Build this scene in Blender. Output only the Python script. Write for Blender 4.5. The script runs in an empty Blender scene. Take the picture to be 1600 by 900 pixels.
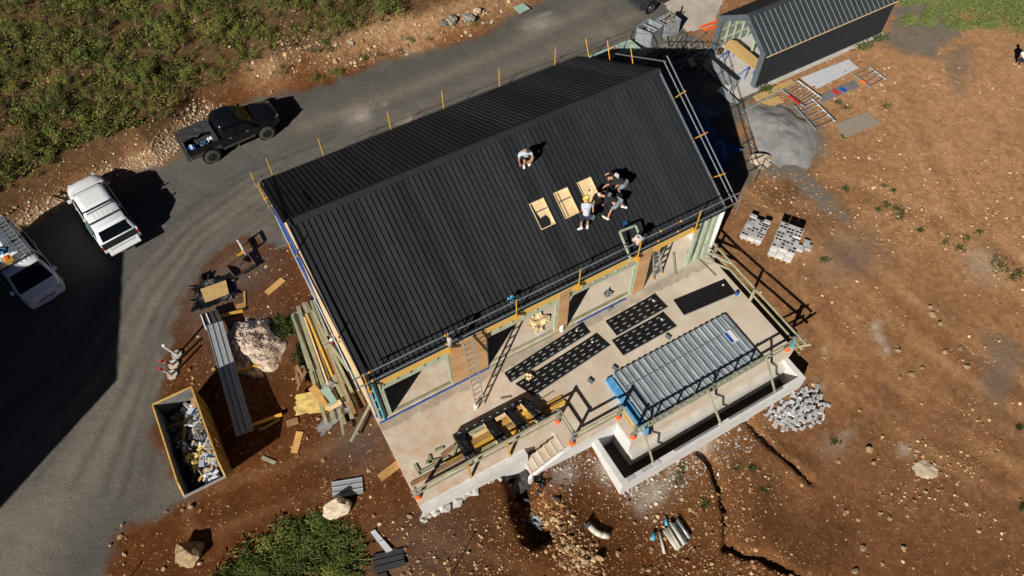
import bpy, bmesh, math, random
import numpy as np
from mathutils import Vector, Matrix, noise as mnoise

# ------------------------------------------------------------------ camera, world, sun, exposure
SC = bpy.context.scene
COL = SC.collection
PSI, PITCH, ROLL = math.radians(28.72), math.radians(56.11), math.radians(-1.11)
FPX = 1150.24
CAM = Vector((-1.118, -14.061, 29.10))
_f = Vector((math.sin(PSI)*math.cos(PITCH), math.cos(PSI)*math.cos(PITCH), -math.sin(PITCH)))
_r0 = Vector((math.cos(PSI), -math.sin(PSI), 0)); _u0 = _r0.cross(_f)
RT = math.cos(ROLL)*_r0 + math.sin(ROLL)*_u0
UP = -math.sin(ROLL)*_r0 + math.cos(ROLL)*_u0
FW = _f
cd = bpy.data.cameras.new('camera'); cd.sensor_width = 36.0; cd.lens = FPX/1600*36; cd.clip_start = 0.5; cd.clip_end = 2000
cam = bpy.data.objects.new('camera', cd); COL.objects.link(cam)
cam.matrix_world = Matrix(((RT.x, UP.x, -FW.x, CAM.x), (RT.y, UP.y, -FW.y, CAM.y), (RT.z, UP.z, -FW.z, CAM.z), (0, 0, 0, 1)))
SC.camera = cam
SUN_EL, SUN_AZ = math.radians(31), math.radians(32)      # light travels towards SUN_AZ from the x axis
SUNV = Vector((math.cos(SUN_EL)*math.cos(SUN_AZ), math.cos(SUN_EL)*math.sin(SUN_AZ), -math.sin(SUN_EL)))
wd = bpy.data.worlds.new('World'); SC.world = wd; wd.use_nodes = True
wn = wd.node_tree.nodes; wl = wd.node_tree.links
sky = wn.new('ShaderNodeTexSky'); sky.sky_type = 'NISHITA'; sky.sun_disc = False
sky.air_density = 0.16; sky.dust_density = 0.1; sky.altitude = 1500; sky.sun_elevation = SUN_EL; sky.sun_rotation = math.atan2(-SUNV.x, -SUNV.y)
wl.new(sky.outputs[0], wn['Background'].inputs[0]); wn['Background'].inputs[1].default_value = 0.05
sl = bpy.data.lights.new('sun', 'SUN'); sl.energy = 5.0; sl.angle = math.radians(0.5); sl.color = (1.0, 0.93, 0.83)
so = bpy.data.objects.new('sun', sl); COL.objects.link(so); so.rotation_euler = SUNV.to_track_quat('-Z', 'Y').to_euler(); so.location = (-30, -20, 40)
SC.view_settings.view_transform = 'Standard'; SC.view_settings.look = 'None'; SC.view_settings.gamma = 1.0
SC.view_settings.exposure = 0.22
SC.view_settings.use_curve_mapping = False

# ------------------------------------------------------------------ pixel -> place helpers (photograph is 1600 x 900)
def ray(px, py): return (px-800)/FPX*RT - (py-450)/FPX*UP + FW
def at(px, py, z):
    d = ray(px, py); return CAM + d*((z-CAM.z)/d.z)
def onv(px, py, v):
    d = ray(px, py); return CAM + d*((v-CAM.y)/d.y)
def onu(px, py, u):
    d = ray(px, py); return CAM + d*((u-CAM.x)/d.x)
RL, RW, ZE, SL = 17.5, 5.97, 3.61, 0.5717     # main roof: length, half span, eave height, slope
def roofz(v): return ZE + SL*v if v < RW else ZE + SL*(2*RW-v)
def roofp(px, py):
    d = ray(px, py); n = Vector((0, -SL, 1)); return CAM + d*((ZE-n.dot(CAM))/n.dot(d))

# ------------------------------------------------------------------ materials
def mat(name, c1, c2=None, scale=4.0, rough=0.75, metal=0.0, bump=0.0, detail=5.0, c3=None, spec=0.35, rnd=0.0, stretch=None):
    m = bpy.data.materials.new(name); m.use_nodes = True; nt = m.node_tree; b = nt.nodes['Principled BSDF']
    b.inputs['Roughness'].default_value = rough; b.inputs['Metallic'].default_value = metal
    b.inputs['Specular IOR Level'].default_value = spec
    if c2 is None: c2 = tuple(x*0.78 for x in c1)
    tc = nt.nodes.new('ShaderNodeTexCoord'); src = tc.outputs['Object']
    if stretch:
        mp = nt.nodes.new('ShaderNodeMapping'); mp.inputs['Scale'].default_value = stretch
        nt.links.new(src, mp.inputs[0]); src = mp.outputs[0]
    nz = nt.nodes.new('ShaderNodeTexNoise'); nz.inputs['Scale'].default_value = scale; nz.inputs['Detail'].default_value = detail
    nt.links.new(src, nz.inputs['Vector'])
    cr = nt.nodes.new('ShaderNodeValToRGB'); e = cr.color_ramp.elements
    e[0].position = 0.32; e[0].color = (*c2, 1); e[1].position = 0.66; e[1].color = (*c1, 1)
    if c3: 
        k = e.new(0.82); k.color = (*c3, 1)
    nt.links.new(nz.outputs[0], cr.inputs[0]); out = cr.outputs[0]
    if rnd:
        oi = nt.nodes.new('ShaderNodeObjectInfo'); hs = nt.nodes.new('ShaderNodeHueSaturation')
        mr = nt.nodes.new('ShaderNodeMapRange'); mr.inputs[3].default_value = 1-rnd; mr.inputs[4].default_value = 1+rnd
        nt.links.new(oi.outputs['Random'], mr.inputs[0]); nt.links.new(mr.outputs[0], hs.inputs['Value'])
        nt.links.new(out, hs.inputs['Color']); out = hs.outputs[0]
    nt.links.new(out, b.inputs['Base Color'])
    if bump:
        bp = nt.nodes.new('ShaderNodeBump'); bp.inputs['Strength'].default_value = bump; bp.inputs['Distance'].default_value = 0.03
        n2 = nt.nodes.new('ShaderNodeTexNoise'); n2.inputs['Scale'].default_value = scale*5; n2.inputs['Detail'].default_value = 6
        nt.links.new(src, n2.inputs['Vector']); nt.links.new(n2.outputs[0], bp.inputs['Height']); nt.links.new(bp.outputs[0], b.inputs['Normal'])
    return m
M = {}
M['roof'] = mat('roof_paint', (.029, .0315, .036), (.022, .0245, .028), 1.2, .6, 0, 0, spec=.10, rnd=.24, c3=(.036, .037, .039), stretch=(4, .5, .5))
M['trim'] = mat('dark_trim', (.026, .028, .032), (.020, .022, .025), 3, .6, spec=.12)
M['tube'] = mat('galvanised_tube', (.30, .33, .36), (.20, .23, .26), 6, .45, .5)
M['wire'] = mat('grey_rail', (.20, .23, .27), (.13, .15, .18), 6, .5, .4)
M['yellow'] = mat('yellow_paint', (.75, .40, .03), (.55, .27, .02), 6, .5)
M['beam'] = mat('yellow_lvl', (.72, .47, .13), (.60, .36, .08), 2.5, .7, stretch=(1, 8, 8))
M['pine'] = mat('green_treated_pine', (.40, .46, .34), (.30, .36, .27), 3, .8, rnd=.12)
M['tpine'] = mat('treated_timber', (.36, .36, .24), (.25, .25, .16), 3, .85, rnd=.15)
M['ply'] = mat('plywood', (.55, .345, .175), (.42, .235, .105), 1.1, .75, stretch=(1, 1, 5), c3=(.60, .40, .22))
M['cream'] = mat('cream_board', (.78, .62, .38), (.66, .47, .24), 3, .8, c3=(.83, .69, .46))
M['wood'] = mat('pine_board', (.55, .33, .12), (.42, .23, .07), 3, .8, rnd=.25)
M['brown'] = mat('brown_board', (.34, .20, .10), (.24, .14, .07), 3, .8, rnd=.2)
M['ywood'] = mat('yellow_board', (.70, .42, .06), (.55, .30, .04), 3, .75, rnd=.2)
M['osb'] = mat('osb_board', (.60, .41, .18), (.42, .27, .10), 14, .8)
M['blue'] = mat('blue_membrane', (.02, .10, .42), (.015, .07, .3), 4, .5)
M['ltblue'] = mat('light_blue_film', (.13, .42, .75), (.07, .28, .6), 5, .35)
M['tarp'] = mat('blue_tarp', (.04, .13, .30), (.02, .08, .2), 3, .5)
M['cyan'] = mat('cyan_pipe', (.08, .42, .62), (.06, .33, .5), 5, .4)
M['white'] = mat('white_paint', (.80, .80, .80), (.72, .72, .72), 3, .35)
M['galv'] = mat('galvanised_steel', (.46, .52, .56), (.27, .32, .37), 2.2, .42, .3, stretch=(3, .6, 1))
M['alu'] = mat('aluminium', (.62, .64, .66), (.5, .52, .54), 5, .35, .7)
M['paneldark'] = mat('black_plastic', (.014, .014, .015), (.009, .009, .010), 3, .42)
M['film'] = mat('black_film', (.016, .016, .018), (.010, .010, .011), 6, .22, bump=.8)
M['slot'] = mat('pale_slot', (.40, .42, .42), (.3, .32, .32), 9, .7)
M['conc'] = mat('fresh_concrete', (.56, .55, .52), (.45, .44, .41), 1.6, .85, bump=.12)
M['block'] = mat('concrete_block', (.52, .52, .52), (.40, .40, .41), 5, .9, bump=.2, rnd=.2)
M['hole'] = mat('dark_void', (.012, .012, .013), (.008, .008, .009), 3, .9)
M['orange'] = mat('orange_plastic', (.90, .14, .02), (.8, .1, .015), 5, .45)
M['red'] = mat('red_plastic', (.55, .04, .03), (.4, .03, .02), 5, .45)
M['dkgrey'] = mat('dark_grey', (.05, .05, .054), (.038, .038, .042), 5, .6)
M['grey'] = mat('mid_grey', (.22, .23, .24), (.16, .17, .18), 5, .6)
M['sheetgrey'] = mat('zinc_sheet', (.46, .50, .52), (.38, .42, .45), 2, .42, .35)
M['sheetblue'] = mat('slate_sheet', (.13, .16, .20), (.10, .125, .16), 2, .45)
M['blackp'] = mat('black_car_paint', (.0065, .0075, .010), (.005, .006, .008), 3, .14, spec=.6)
M['greyp'] = mat('grey_car_paint', (.05, .055, .06), (.04, .045, .05), 3, .22, spec=.6)
M['whitep'] = mat('white_car_paint', (.80, .83, .87), (.75, .78, .82), 2, .2, spec=.5)
M['glass'] = mat('dark_glass', (.004, .005, .006), (.003, .004, .005), 2, .05, spec=.6)
M['tglass'] = mat('tinted_glass', (.10, .16, .15), (.07, .12, .11), 2, .1, spec=.7)
M['tyre'] = mat('tyre_rubber', (.075, .070, .062), (.05, .047, .042), 8, .9)
M['rim'] = mat('wheel_rim', (.018, .018, .018), (.012, .012, .012), 8, .4)
M['stone'] = mat('tan_rock', (.42, .30, .18), (.26, .17, .10), 5, .95, bump=.8, c3=(.55, .42, .28), rnd=.15)
M['palerock'] = mat('pale_rock', (.66, .57, .43), (.48, .38, .26), 4, .95, bump=.8, c3=(.75, .67, .53))
M['whiterock'] = mat('white_clay', (.60, .52, .44), (.30, .21, .14), 3.0, .95, bump=1.0, c3=(.75, .69, .63))
M['aggregate'] = mat('crusher_dust', (.285, .285, .28), (.20, .20, .198), 2.2, .95, bump=1.0, detail=10)
M['foil'] = mat('silver_foil', (.62, .63, .65), (.40, .41, .43), 8, .35, .6)
M['insul'] = mat('yellow_insulation', (.72, .57, .22), (.58, .42, .12), 6, .95, bump=.6, c3=(.80, .67, .33))
M['skin'] = mat('skin', (.48, .26, .17), (.42, .22, .14), 8, .6)
M['hair'] = mat('dark_hair', (.04, .025, .018), (.03, .018, .012), 20, .7)
M['tee_grey'] = mat('light_grey_cotton', (.50, .55, .62), (.42, .47, .54), 9, .9)
M['tee_black'] = mat('black_cotton', (.018, .018, .019), (.012, .012, .013), 9, .9)
M['navy'] = mat('navy_cotton', (.03, .035, .06), (.022, .026, .045), 9, .9)
M['denim'] = mat('patterned_cotton', (.30, .36, .40), (.05, .06, .08), 9, .9)
M['ycap'] = mat('yellow_cotton', (.80, .62, .10), (.7, .5, .07), 9, .9)
M['pvc'] = mat('pale_pvc', (.55, .53, .46), (.42, .40, .34), 3, .5, rnd=.2)
M['boardgrey'] = mat('weathered_board', (.34, .29, .24), (.27, .22, .18), 3, .9, stretch=(1, 6, 1))
M['mesh_white'] = mat('white_sheet', (.60, .63, .68), (.52, .55, .6), 3, .5)
M['mgreen'] = mat('mint_board', (.36, .50, .44), (.28, .4, .35), 4, .7, rnd=.12)
M['scrap'] = mat('grey_scrap_wood', (.30, .28, .24), (.16, .15, .13), 5, .9, rnd=.35)
M['bin'] = mat('dull_galvanised', (.34, .38, .41), (.20, .225, .24), 5, .6, .2, c3=(.44, .46, .44))
M['offw'] = mat('pale_brick', (.34, .32, .30), (.28, .26, .24), 2, .9)

def leafmat(name, a, b, c):
    m = bpy.data.materials.new(name); m.use_nodes = True; nt = m.node_tree; bs = nt.nodes['Principled BSDF']
    bs.inputs['Roughness'].default_value = .75; bs.inputs['Specular IOR Level'].default_value = .2
    g = nt.nodes.new('ShaderNodeNewGeometry'); cr = nt.nodes.new('ShaderNodeValToRGB'); e = cr.color_ramp.elements
    e[0].color = (*a, 1); e[1].color = (*c, 1); k = e.new(.5); k.color = (*b, 1)
    nt.links.new(g.outputs['Random Per Island'], cr.inputs[0])
    oi = nt.nodes.new('ShaderNodeObjectInfo'); hs = nt.nodes.new('ShaderNodeHueSaturation'); mr = nt.nodes.new('ShaderNodeMapRange')
    mr.inputs[3].default_value = .55; mr.inputs[4].default_value = 1.35
    nt.links.new(oi.outputs['Random'], mr.inputs[0]); nt.links.new(mr.outputs[0], hs.inputs['Value'])
    nt.links.new(cr.outputs[0], hs.inputs['Color']); nt.links.new(hs.outputs[0], bs.inputs['Base Color'])
    return m
M['leaf'] = leafmat('scrub_leaf', (.085, .108, .020), (.135, .160, .030), (.22, .22, .055))
M['leafd'] = leafmat('dark_leaf', (.05, .075, .016), (.09, .128, .026), (.145, .185, .045))
M['grass'] = leafmat('grass_blade', (.05, .075, .02), (.09, .12, .032), (.15, .17, .06))
M['dry'] = leafmat('dry_litter', (.10, .07, .03), (.15, .11, .05), (.09, .08, .03))

# ------------------------------------------------------------------ mesh building
class MB:
    def __init__(s): s.v = []; s.f = []; s.c = None
    def add(s, vs, fs):
        o = len(s.v); s.v += [tuple(x) for x in vs]; s.f += [tuple(i+o for i in f) for f in fs]; return s
    def box(s, c, d, R=None):
        hx, hy, hz = d[0]/2, d[1]/2, d[2]/2; c = Vector(c); vs = []
        for x, y, z in ((-1,-1,-1),(1,-1,-1),(1,1,-1),(-1,1,-1),(-1,-1,1),(1,-1,1),(1,1,1),(-1,1,1)):
            p = Vector((x*hx, y*hy, z*hz)); p = R @ p if R else p; vs.append(c+p)
        return s.add(vs, [(0,3,2,1),(4,5,6,7),(0,1,5,4),(1,2,6,5),(2,3,7,6),(3,0,4,7)])
    def bx(s, x0, x1, y0, y1, z0, z1): return s.box(((x0+x1)/2, (y0+y1)/2, (z0+z1)/2), (x1-x0, y1-y0, z1-z0))
    def beam(s, a, b, w, h, up=(0, 0, 1)):
        a = Vector(a); b = Vector(b); d = (b-a); L = d.length; d.normalize(); up = Vector(up)
        if abs(d.dot(up)) > .98: up = Vector((0, 1, 0))
        sd = d.cross(up).normalized(); u2 = sd.cross(d)
        R = Matrix((d, sd, u2)).transposed(); return s.box((a+b)/2, (L, w, h), R)
    def tube(s, a, b, r, n=8, r2=None, cap=True):
        a = Vector(a); b = Vector(b); d = (b-a).normalized(); up = Vector((0,0,1)) if abs(d.z) < .9 else Vector((1,0,0))
        x = d.cross(up).normalized(); y = d.cross(x); r2 = r if r2 is None else r2; vs = []
        for p, q in ((a, r), (b, r2)):
            for i in range(n):
                t = 2*math.pi*i/n; vs.append(p + x*q*math.cos(t) + y*q*math.sin(t))
        fs = [(i, (i+1) % n, n+(i+1) % n, n+i) for i in range(n)]
        if cap: fs += [tuple(range(n-1, -1, -1)), tuple(range(n, 2*n))]
        return s.add(vs, fs)
    def path(s, pts, r, n=8):
        for a, b in zip(pts, pts[1:]): s.tube(a, b, r, n)
        return s
    def prism(s, poly, ext):
        n = len(poly); ext = Vector(ext); P = [Vector(p) for p in poly]
        return s.add(P + [p+ext for p in P], [tuple(range(n-1, -1, -1)), tuple(range(n, 2*n))] + [(i, (i+1) % n, n+(i+1) % n, n+i) for i in range(n)])
    def lathe(s, prof, n=12, c=(0,0,0), ax=None):
        c = Vector(c); ax = Vector(ax or (0,0,1)).normalized(); t0 = Vector((1,0,0)) if abs(ax.x) < .9 else Vector((0,1,0))
        x = ax.cross(t0).normalized(); y = ax.cross(x); vs = []; m = len(prof)
        for r, z in prof:
            for i in range(n):
                t = 2*math.pi*i/n; vs.append(c + ax*z + x*r*math.cos(t) + y*r*math.sin(t))
        fs = [(k*n+i, k*n+(i+1) % n, (k+1)*n+(i+1) % n, (k+1)*n+i) for k in range(m-1) for i in range(n)]
        fs += [tuple(range(n-1, -1, -1)), tuple(range((m-1)*n, m*n))]
        return s.add(vs, fs)
    def ball(s, c, r, n=10, m=6, R=None):
        c = Vector(c); r = (r, r, r) if not hasattr(r, '__len__') else r; vs = []; fs = []
        for j in range(m+1):
            p = math.pi*j/m
            for i in range(n):
                t = 2*math.pi*i/n; q = Vector((r[0]*math.sin(p)*math.cos(t), r[1]*math.sin(p)*math.sin(t), r[2]*math.cos(p)))
                vs.append(c + (R @ q if R else q))
        for j in range(m):
            for i in range(n): fs.append((j*n+i, (j+1)*n+i, (j+1)*n+(i+1) % n, j*n+(i+1) % n))
        return s.add(vs, fs)
    def rock(s, c, r, seed, sub=1, flat=.7, jag=.28):
        rr = random.Random(seed); bm = bmesh.new(); bmesh.ops.create_icosphere(bm, subdivisions=sub, radius=1)
        ks = [(Vector((rr.uniform(-1,1), rr.uniform(-1,1), rr.uniform(-1,1))).normalized(), rr.uniform(.42, .86)) for _ in range(13)]
        sx, sy = rr.uniform(.75, 1.25), rr.uniform(.75, 1.25); a = rr.uniform(0, 6.3); ca, sa = math.cos(a), math.sin(a); vs = []
        for v in bm.verts:
            p = v.co.copy()
            for d, k in ks:
                t = p.dot(d)
                if t > k: p -= d*(t-k)
            p *= 1 + rr.uniform(-jag, jag)*.35
            if sub > 1: p *= 1 + .16*mnoise.noise(p*1.9+Vector((seed, 3, 7))) + .09*mnoise.noise(p*5+Vector((seed, 1, 2)))
            x, y = p.x*sx, p.y*sy; vs.append((c[0]+r*(x*ca-y*sa), c[1]+r*(x*sa+y*ca), c[2]+r*flat*p.z))
        fs = [tuple(v.index for v in f.verts) for f in bm.faces]; bm.free(); return s.add(vs, fs)
    def build(s, name, m, parent=None, local=False, smooth=False, kind=None):
        me = bpy.data.meshes.new(name); vs = s.v
        if parent is not None and not local:
            o = WORLD[parent.name]; vs = [(x-o[0], y-o[1], z-o[2]) for x, y, z in vs]
        me.from_pydata(vs, [], s.f); me.materials.append(m)
        if s.c is not None:
            ca = me.color_attributes.new('tint', 'FLOAT_COLOR', 'POINT'); ca.data.foreach_set('color', np.array(s.c, dtype=np.float32).ravel())
        if smooth == 'auto':
            me.polygons.foreach_set('use_smooth', [True]*len(me.polygons)); me.update(); me.set_sharp_from_angle(angle=math.radians(38))
        elif smooth: me.polygons.foreach_set('use_smooth', [True]*len(me.polygons))
        me.update(); ob = bpy.data.objects.new(name, me); COL.objects.link(ob)
        if parent is not None: ob.parent = parent; WORLD[ob.name] = WORLD.get(parent.name, (0, 0, 0))
        if kind: ob['kind'] = kind
        return ob
WORLD = {}
def tagit(o, label, cat, group=None):
    o['label'] = label; o['category'] = cat
    if group: o['group'] = group
    return o
def thing(name, label, cat, loc=(0,0,0), rz=0.0, group=None):
    e = bpy.data.objects.new(name, None); COL.objects.link(e); e.location = loc; e.rotation_euler = (0, 0, rz); e.empty_display_size = .2
    WORLD[e.name] = tuple(loc); return tagit(e, label, cat, group)
def solo(mb, name, m, label, cat, group=None, smooth=False):
    n = len(mb.v); xs = [sum(v[i] for v in mb.v)/n for i in range(2)]; z = min(v[2] for v in mb.v)
    mb.v = [(x-xs[0], y-xs[1], q-z) for x, y, q in mb.v]
    o = mb.build(name, m, smooth=smooth); o.location = (xs[0], xs[1], z); WORLD[o.name] = (xs[0], xs[1], z)
    return tagit(o, label, cat, group)
def struct(o): o['kind'] = 'structure'; return o
def crumple(mb, c, sx, sy, rz, amp, seed, n=10, tilt=(0, 0), drape=0.0, ragged=.12):
    rr = random.Random(seed); ca, sa = math.cos(rz), math.sin(rz); vs = []
    ph = [(rr.uniform(2, 7)*rr.choice((-1,1)), rr.uniform(2, 7), rr.uniform(0, 6)) for _ in range(5)]
    for j in range(n+1):
        for i in range(n+1):
            u, v = i/n-.5, j/n-.5; e = 1 + (rr.uniform(-ragged, ragged) if i in (0, n) or j in (0, n) else 0)
            x, y = u*sx*e, v*sy*e
            z = amp*sum(math.sin(a*u*2+b*v*2+p) for a, b, p in ph)/3 + amp*rr.uniform(-.35, .35) + tilt[0]*x + tilt[1]*y - drape*(u*u+v*v)*4
            vs.append((c[0]+x*ca-y*sa, c[1]+x*sa+y*ca, c[2]+max(z, -.9*amp)))
    fs = [(j*(n+1)+i, j*(n+1)+i+1, (j+1)*(n+1)+i+1, (j+1)*(n+1)+i) for j in range(n) for i in range(n)]
    return mb.add(vs, fs)

# ------------------------------------------------------------------ terrain
CP = [(-15,0,-.5),(-15,8,-.4),(-12,15,-.35),(-8,20,-.3),(-8,10,-.3),(-6,5,-.3),(-2,10,-.25),(-2,14,-.25),(-1,5,-.22),(-1,0,-.25),(-5,0,-.4),(-3,-3,-.5),
 (0,-4.6,-.5),(-8,-4,-.7),(2,-6,-.95),(4.2,-5.6,-1.0),(5.5,-5.8,-1.1),(6.8,-5.6,-1.15),(7.2,-7.8,-1.75),(4,-9,-1.5),(10,-8,-1.85),(14,-8,-1.8),(17.3,-7.8,-1.65),
 (18.5,-6,-1.3),(18.3,-3,-.75),(18.2,-.5,-.25),(20,-.5,-.22),(21.5,-1.5,-.3),(23,-5,-.9),(25,-10,-1.6),(18,-12,-2),(10,-12,-2.1),(2,-12,-1.7),(-6,-9,-1.2),
 (30,-8,-1.1),(30,0,-.4),(26,4,-.2),(19,6,-.15),(20,10,-.12),(27,8,-.12),(27,12,-.12),(37,8,-.12),(37,12,-.15),(24,14,-.2),(20,18,-.2),(10,16,-.25),(10,13,-.2),
 (5,18,-.28),(0,19,-.3),(42,2,-.3),(48,6,-.3),(45,-8,-.8),(35,-18,-1.6),(20,-22,-2.5),(0,-20,-2.3),(-15,-12,-1.5),(-40,10,-1),(-30,50,-.3),(60,40,0),(80,-10,-1),(40,-45,-3),(-30,-45,-3),(10,60,-.2)]
_P = np.array(CP, float)
def _tps(r2): return np.where(r2 > 1e-9, .5*r2*np.log(np.maximum(r2, 1e-9)), 0)
_n = len(_P); _A = np.zeros((_n+3, _n+3)); _d2 = (_P[:,None,0]-_P[None,:,0])**2+(_P[:,None,1]-_P[None,:,1])**2
_A[:_n,:_n] = _tps(_d2)+np.eye(_n)*.5; _A[:_n,_n] = 1; _A[:_n,_n+1:] = _P[:,:2]; _A[_n,:_n] = 1; _A[_n+1:,:_n] = _P[:,:2].T
_W = np.linalg.solve(_A, np.concatenate([_P[:,2], [0,0,0]]))
def h_base(x, y):
    x = np.asarray(x, float); y = np.asarray(y, float); cx = np.clip(x, -45, 80); cy = np.clip(y, -45, 60)
    z = _W[_n] + _W[_n+1]*cx + _W[_n+2]*cy
    for i in range(_n): z = z + _W[i]*_tps((cx-_P[i,0])**2+(cy-_P[i,1])**2)
    return z
def W2(pts, z=-.3): return [tuple(at(a, b, z)[:2]) for a, b in pts]
BANK = W2([(-300,560),(-60,420),(0,385),(60,345),(130,305),(200,272),(255,262),(292,225),(330,180),(385,160),(440,150),(520,130),(600,98),(700,76),(760,52),(850,3),(930,-40),(1000,-70)])
def poly_sd(x, y, poly):
    """signed distance, negative inside"""
    n = len(poly); d = np.full(x.shape, 1e9); ins = np.zeros(x.shape, bool)
    for i in range(n):
        ax, ay = poly[i]; bx, by = poly[(i+1) % n]; ex, ey = bx-ax, by-ay; L = ex*ex+ey*ey+1e-12
        t = np.clip(((x-ax)*ex+(y-ay)*ey)/L, 0, 1); d = np.minimum(d, (x-ax-t*ex)**2+(y-ay-t*ey)**2)
        c = ((ay > y) != (by > y)) & (x < (bx-ax)*(y-ay)/((by-ay) if abs(by-ay) > 1e-9 else 1e-9)+ax); ins ^= c
    d = np.sqrt(d); return np.where(ins, -d, d)
def line_d(x, y, pts):
    d = np.full(x.shape, 1e9)
    for (ax, ay), (bx, by) in zip(pts, pts[1:]):
        ex, ey = bx-ax, by-ay; L = ex*ex+ey*ey+1e-12; t = np.clip(((x-ax)*ex+(y-ay)*ey)/L, 0, 1)
        d = np.minimum(d, (x-ax-t*ex)**2+(y-ay-t*ey)**2)
    return np.sqrt(d)
HILLP = BANK + [(120, 200), (-200, 200), (-200, 10)]
def sstep(a, b, x): t = np.clip((x-a)/(b-a), 0, 1); return t*t*(3-2*t)
def vnoise(x, y, seed=0):
    xi = np.floor(x).astype(np.int64); yi = np.floor(y).astype(np.int64); fx = x-xi; fy = y-yi
    def hsh(a, b):
        n = (a*374761393 + b*668265263 + seed*974711) & 0x7fffffff; n = ((n ^ (n >> 13))*1274126177) & 0x7fffffff
        return ((n ^ (n >> 16)) & 0xffff)/65535.0
    ux = fx*fx*(3-2*fx); uy = fy*fy*(3-2*fy)
    return (hsh(xi, yi)*(1-ux)+hsh(xi+1, yi)*ux)*(1-uy)+(hsh(xi, yi+1)*(1-ux)+hsh(xi+1, yi+1)*ux)*uy
def fbm(x, y, s, o=4, seed=0):
    r = 0; a = .5
    for k in range(o): r = r + a*vnoise(x*s*2**k+17*k, y*s*2**k-9*k, seed+k); a *= .5
    return r/(1-.5**o)
GROOVES = [(W2([(1092,705),(1112,725),(1128,765),(1133,805),(1138,852),(1165,866),(1200,872),(1262,900),(1300,930)], -1.9), .22, .42),
           (W2([(1165,655),(1195,690),(1225,715),(1275,752)], -1.8), .20, .30),
           (W2([(803,736),(816,765),(828,795),(840,830)], -1.3), .85, 1.05)]
MOUNDS = [(W2([(1170,735),(1185,800),(1190,840)], -1.9), 1.0, .30), (W2([(1195,700),(1250,735)], -1.8), .7, .2),
          (W2([(870,770),(890,830),(920,880)], -1.6), .9, .18)]
def h_noise(x, y):
    sd = -poly_sd(x, y, HILLP); hill = 1.15*sstep(0, 2.2, sd) + .13*np.maximum(sd-1, 0)
    hill = np.minimum(hill, 5.0)
    soil = .5 + .5*sstep(0, 2, sd)
    z = hill + soil*(fbm(x, y, .9, 4, 3)-.5)*.16 + (fbm(x, y, 4, 3, 8)-.5)*.05*soil
    for pts, w, d in GROOVES:
        q = line_d(x, y, pts); z = z - d*(.8+.5*(fbm(x, y, .8, 2, 9)-.2))*(1-sstep(w*.2, w, q+(.10+.25*w)*(fbm(x, y, 2.2, 3, 5)-.5)*2))
    for pts, w, d in MOUNDS:
        q = line_d(x, y, pts); z = z + d*np.exp(-(q/w)**2)
    return z, sd
def axis(a, b, st, far):
    m = np.arange(a, b+1e-6, st); g = []; s = st; t = b
    while t < far: s *= 1.35; t += s; g.append(t)
    g2 = []; s = st; t = a
    while t > -far: s *= 1.35; t -= s; g2.append(t)
    return np.concatenate([np.array(g2[::-1]), m, np.array(g)])
XS = axis(-18, 50, .15, 400); YS = axis(-19.5, 43, .15, 400)
GX, GY = np.meshgrid(XS, YS)
GZ0 = h_base(GX, GY); dz, HSD = h_noise(GX, GY); GZ = GZ0 + dz
# pit under the house, terrace, stairs and planter
PITS = [[(.25,11.6),(.25,-3.8),(4.75,-3.8),(4.75,-4.95),(7.7,-4.95),(7.7,-7.2),(17.3,-7.2),(17.3,11.6)]]
for p in PITS: GZ = np.where(poly_sd(GX, GY, p) < 0, -2.7, GZ)
def hz(x, y):
    i = int(np.clip(np.searchsorted(XS, x)-1, 0, len(XS)-2)); j = int(np.clip(np.searchsorted(YS, y)-1, 0, len(YS)-2))
    fx = (x-XS[i])/(XS[i+1]-XS[i]); fy = (y-YS[j])/(YS[j+1]-YS[j])
    return float((GZ[j,i]*(1-fx)+GZ[j,i+1]*fx)*(1-fy)+(GZ[j+1,i]*(1-fx)+GZ[j+1,i+1]*fx)*fy)
def gp(px, py, lift=0.0):
    z = -.3
    for _ in range(7):
        p = at(px, py, z); z = .25*z+.75*(hz(p.x, p.y)+lift)
    return at(px, py, z)
def hzv(x, y):
    i = np.clip(np.searchsorted(XS, x)-1, 0, len(XS)-2); j = np.clip(np.searchsorted(YS, y)-1, 0, len(YS)-2)
    fx = (x-XS[i])/(XS[i+1]-XS[i]); fy = (y-YS[j])/(YS[j+1]-YS[j])
    return (GZ[j,i]*(1-fx)+GZ[j,i+1]*fx)*(1-fy)+(GZ[j+1,i]*(1-fx)+GZ[j+1,i+1]*fx)*fy
def gpv(px, py):
    D = ((px-800)/FPX)[:,None]*np.array(RT) - ((py-450)/FPX)[:,None]*np.array(UP) + np.array(FW); C = np.array(CAM); z = np.full(len(px), -.3)
    for _ in range(7):
        P = C + D*((z-C[2])/D[:,2])[:,None]; z = .25*z+.75*hzv(P[:,0], P[:,1])
    return C + D*((z-C[2])/D[:,2])[:,None]
def look(A, P):
    i = np.clip(np.searchsorted(XS, P[:,0])-1, 0, len(XS)-2); j = np.clip(np.searchsorted(YS, P[:,1])-1, 0, len(YS)-2); return A[j, i]
ROADP = W2([(-300,1300),(60,1000),(140,930),(158,897),(175,850),(195,825),(225,812),(300,780),(290,770),(245,690),(240,660),(252,600),(262,545),(285,480),(310,430),(345,395),(372,372),(395,372),(440,395),(470,370),(600,340),(1010,240),(1165,300),(1178,262),(1150,215),(1160,180),(1185,150),(1140,120),(1110,80),(1075,55),(1030,0),(990,-70)]) + BANK[::-1]
GRAV2 = W2([(1165,175),(1200,160),(1245,165),(1285,200),(1290,240),(1250,262),(1280,290),(1320,325),(1330,340),(1290,330),(1240,285),(1190,275),(1160,250)])
GRAV3 = W2([(1380,68),(1398,20),(1420,-10),(1478,-10),(1488,35),(1492,70),(1455,92),(1405,84)])
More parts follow.
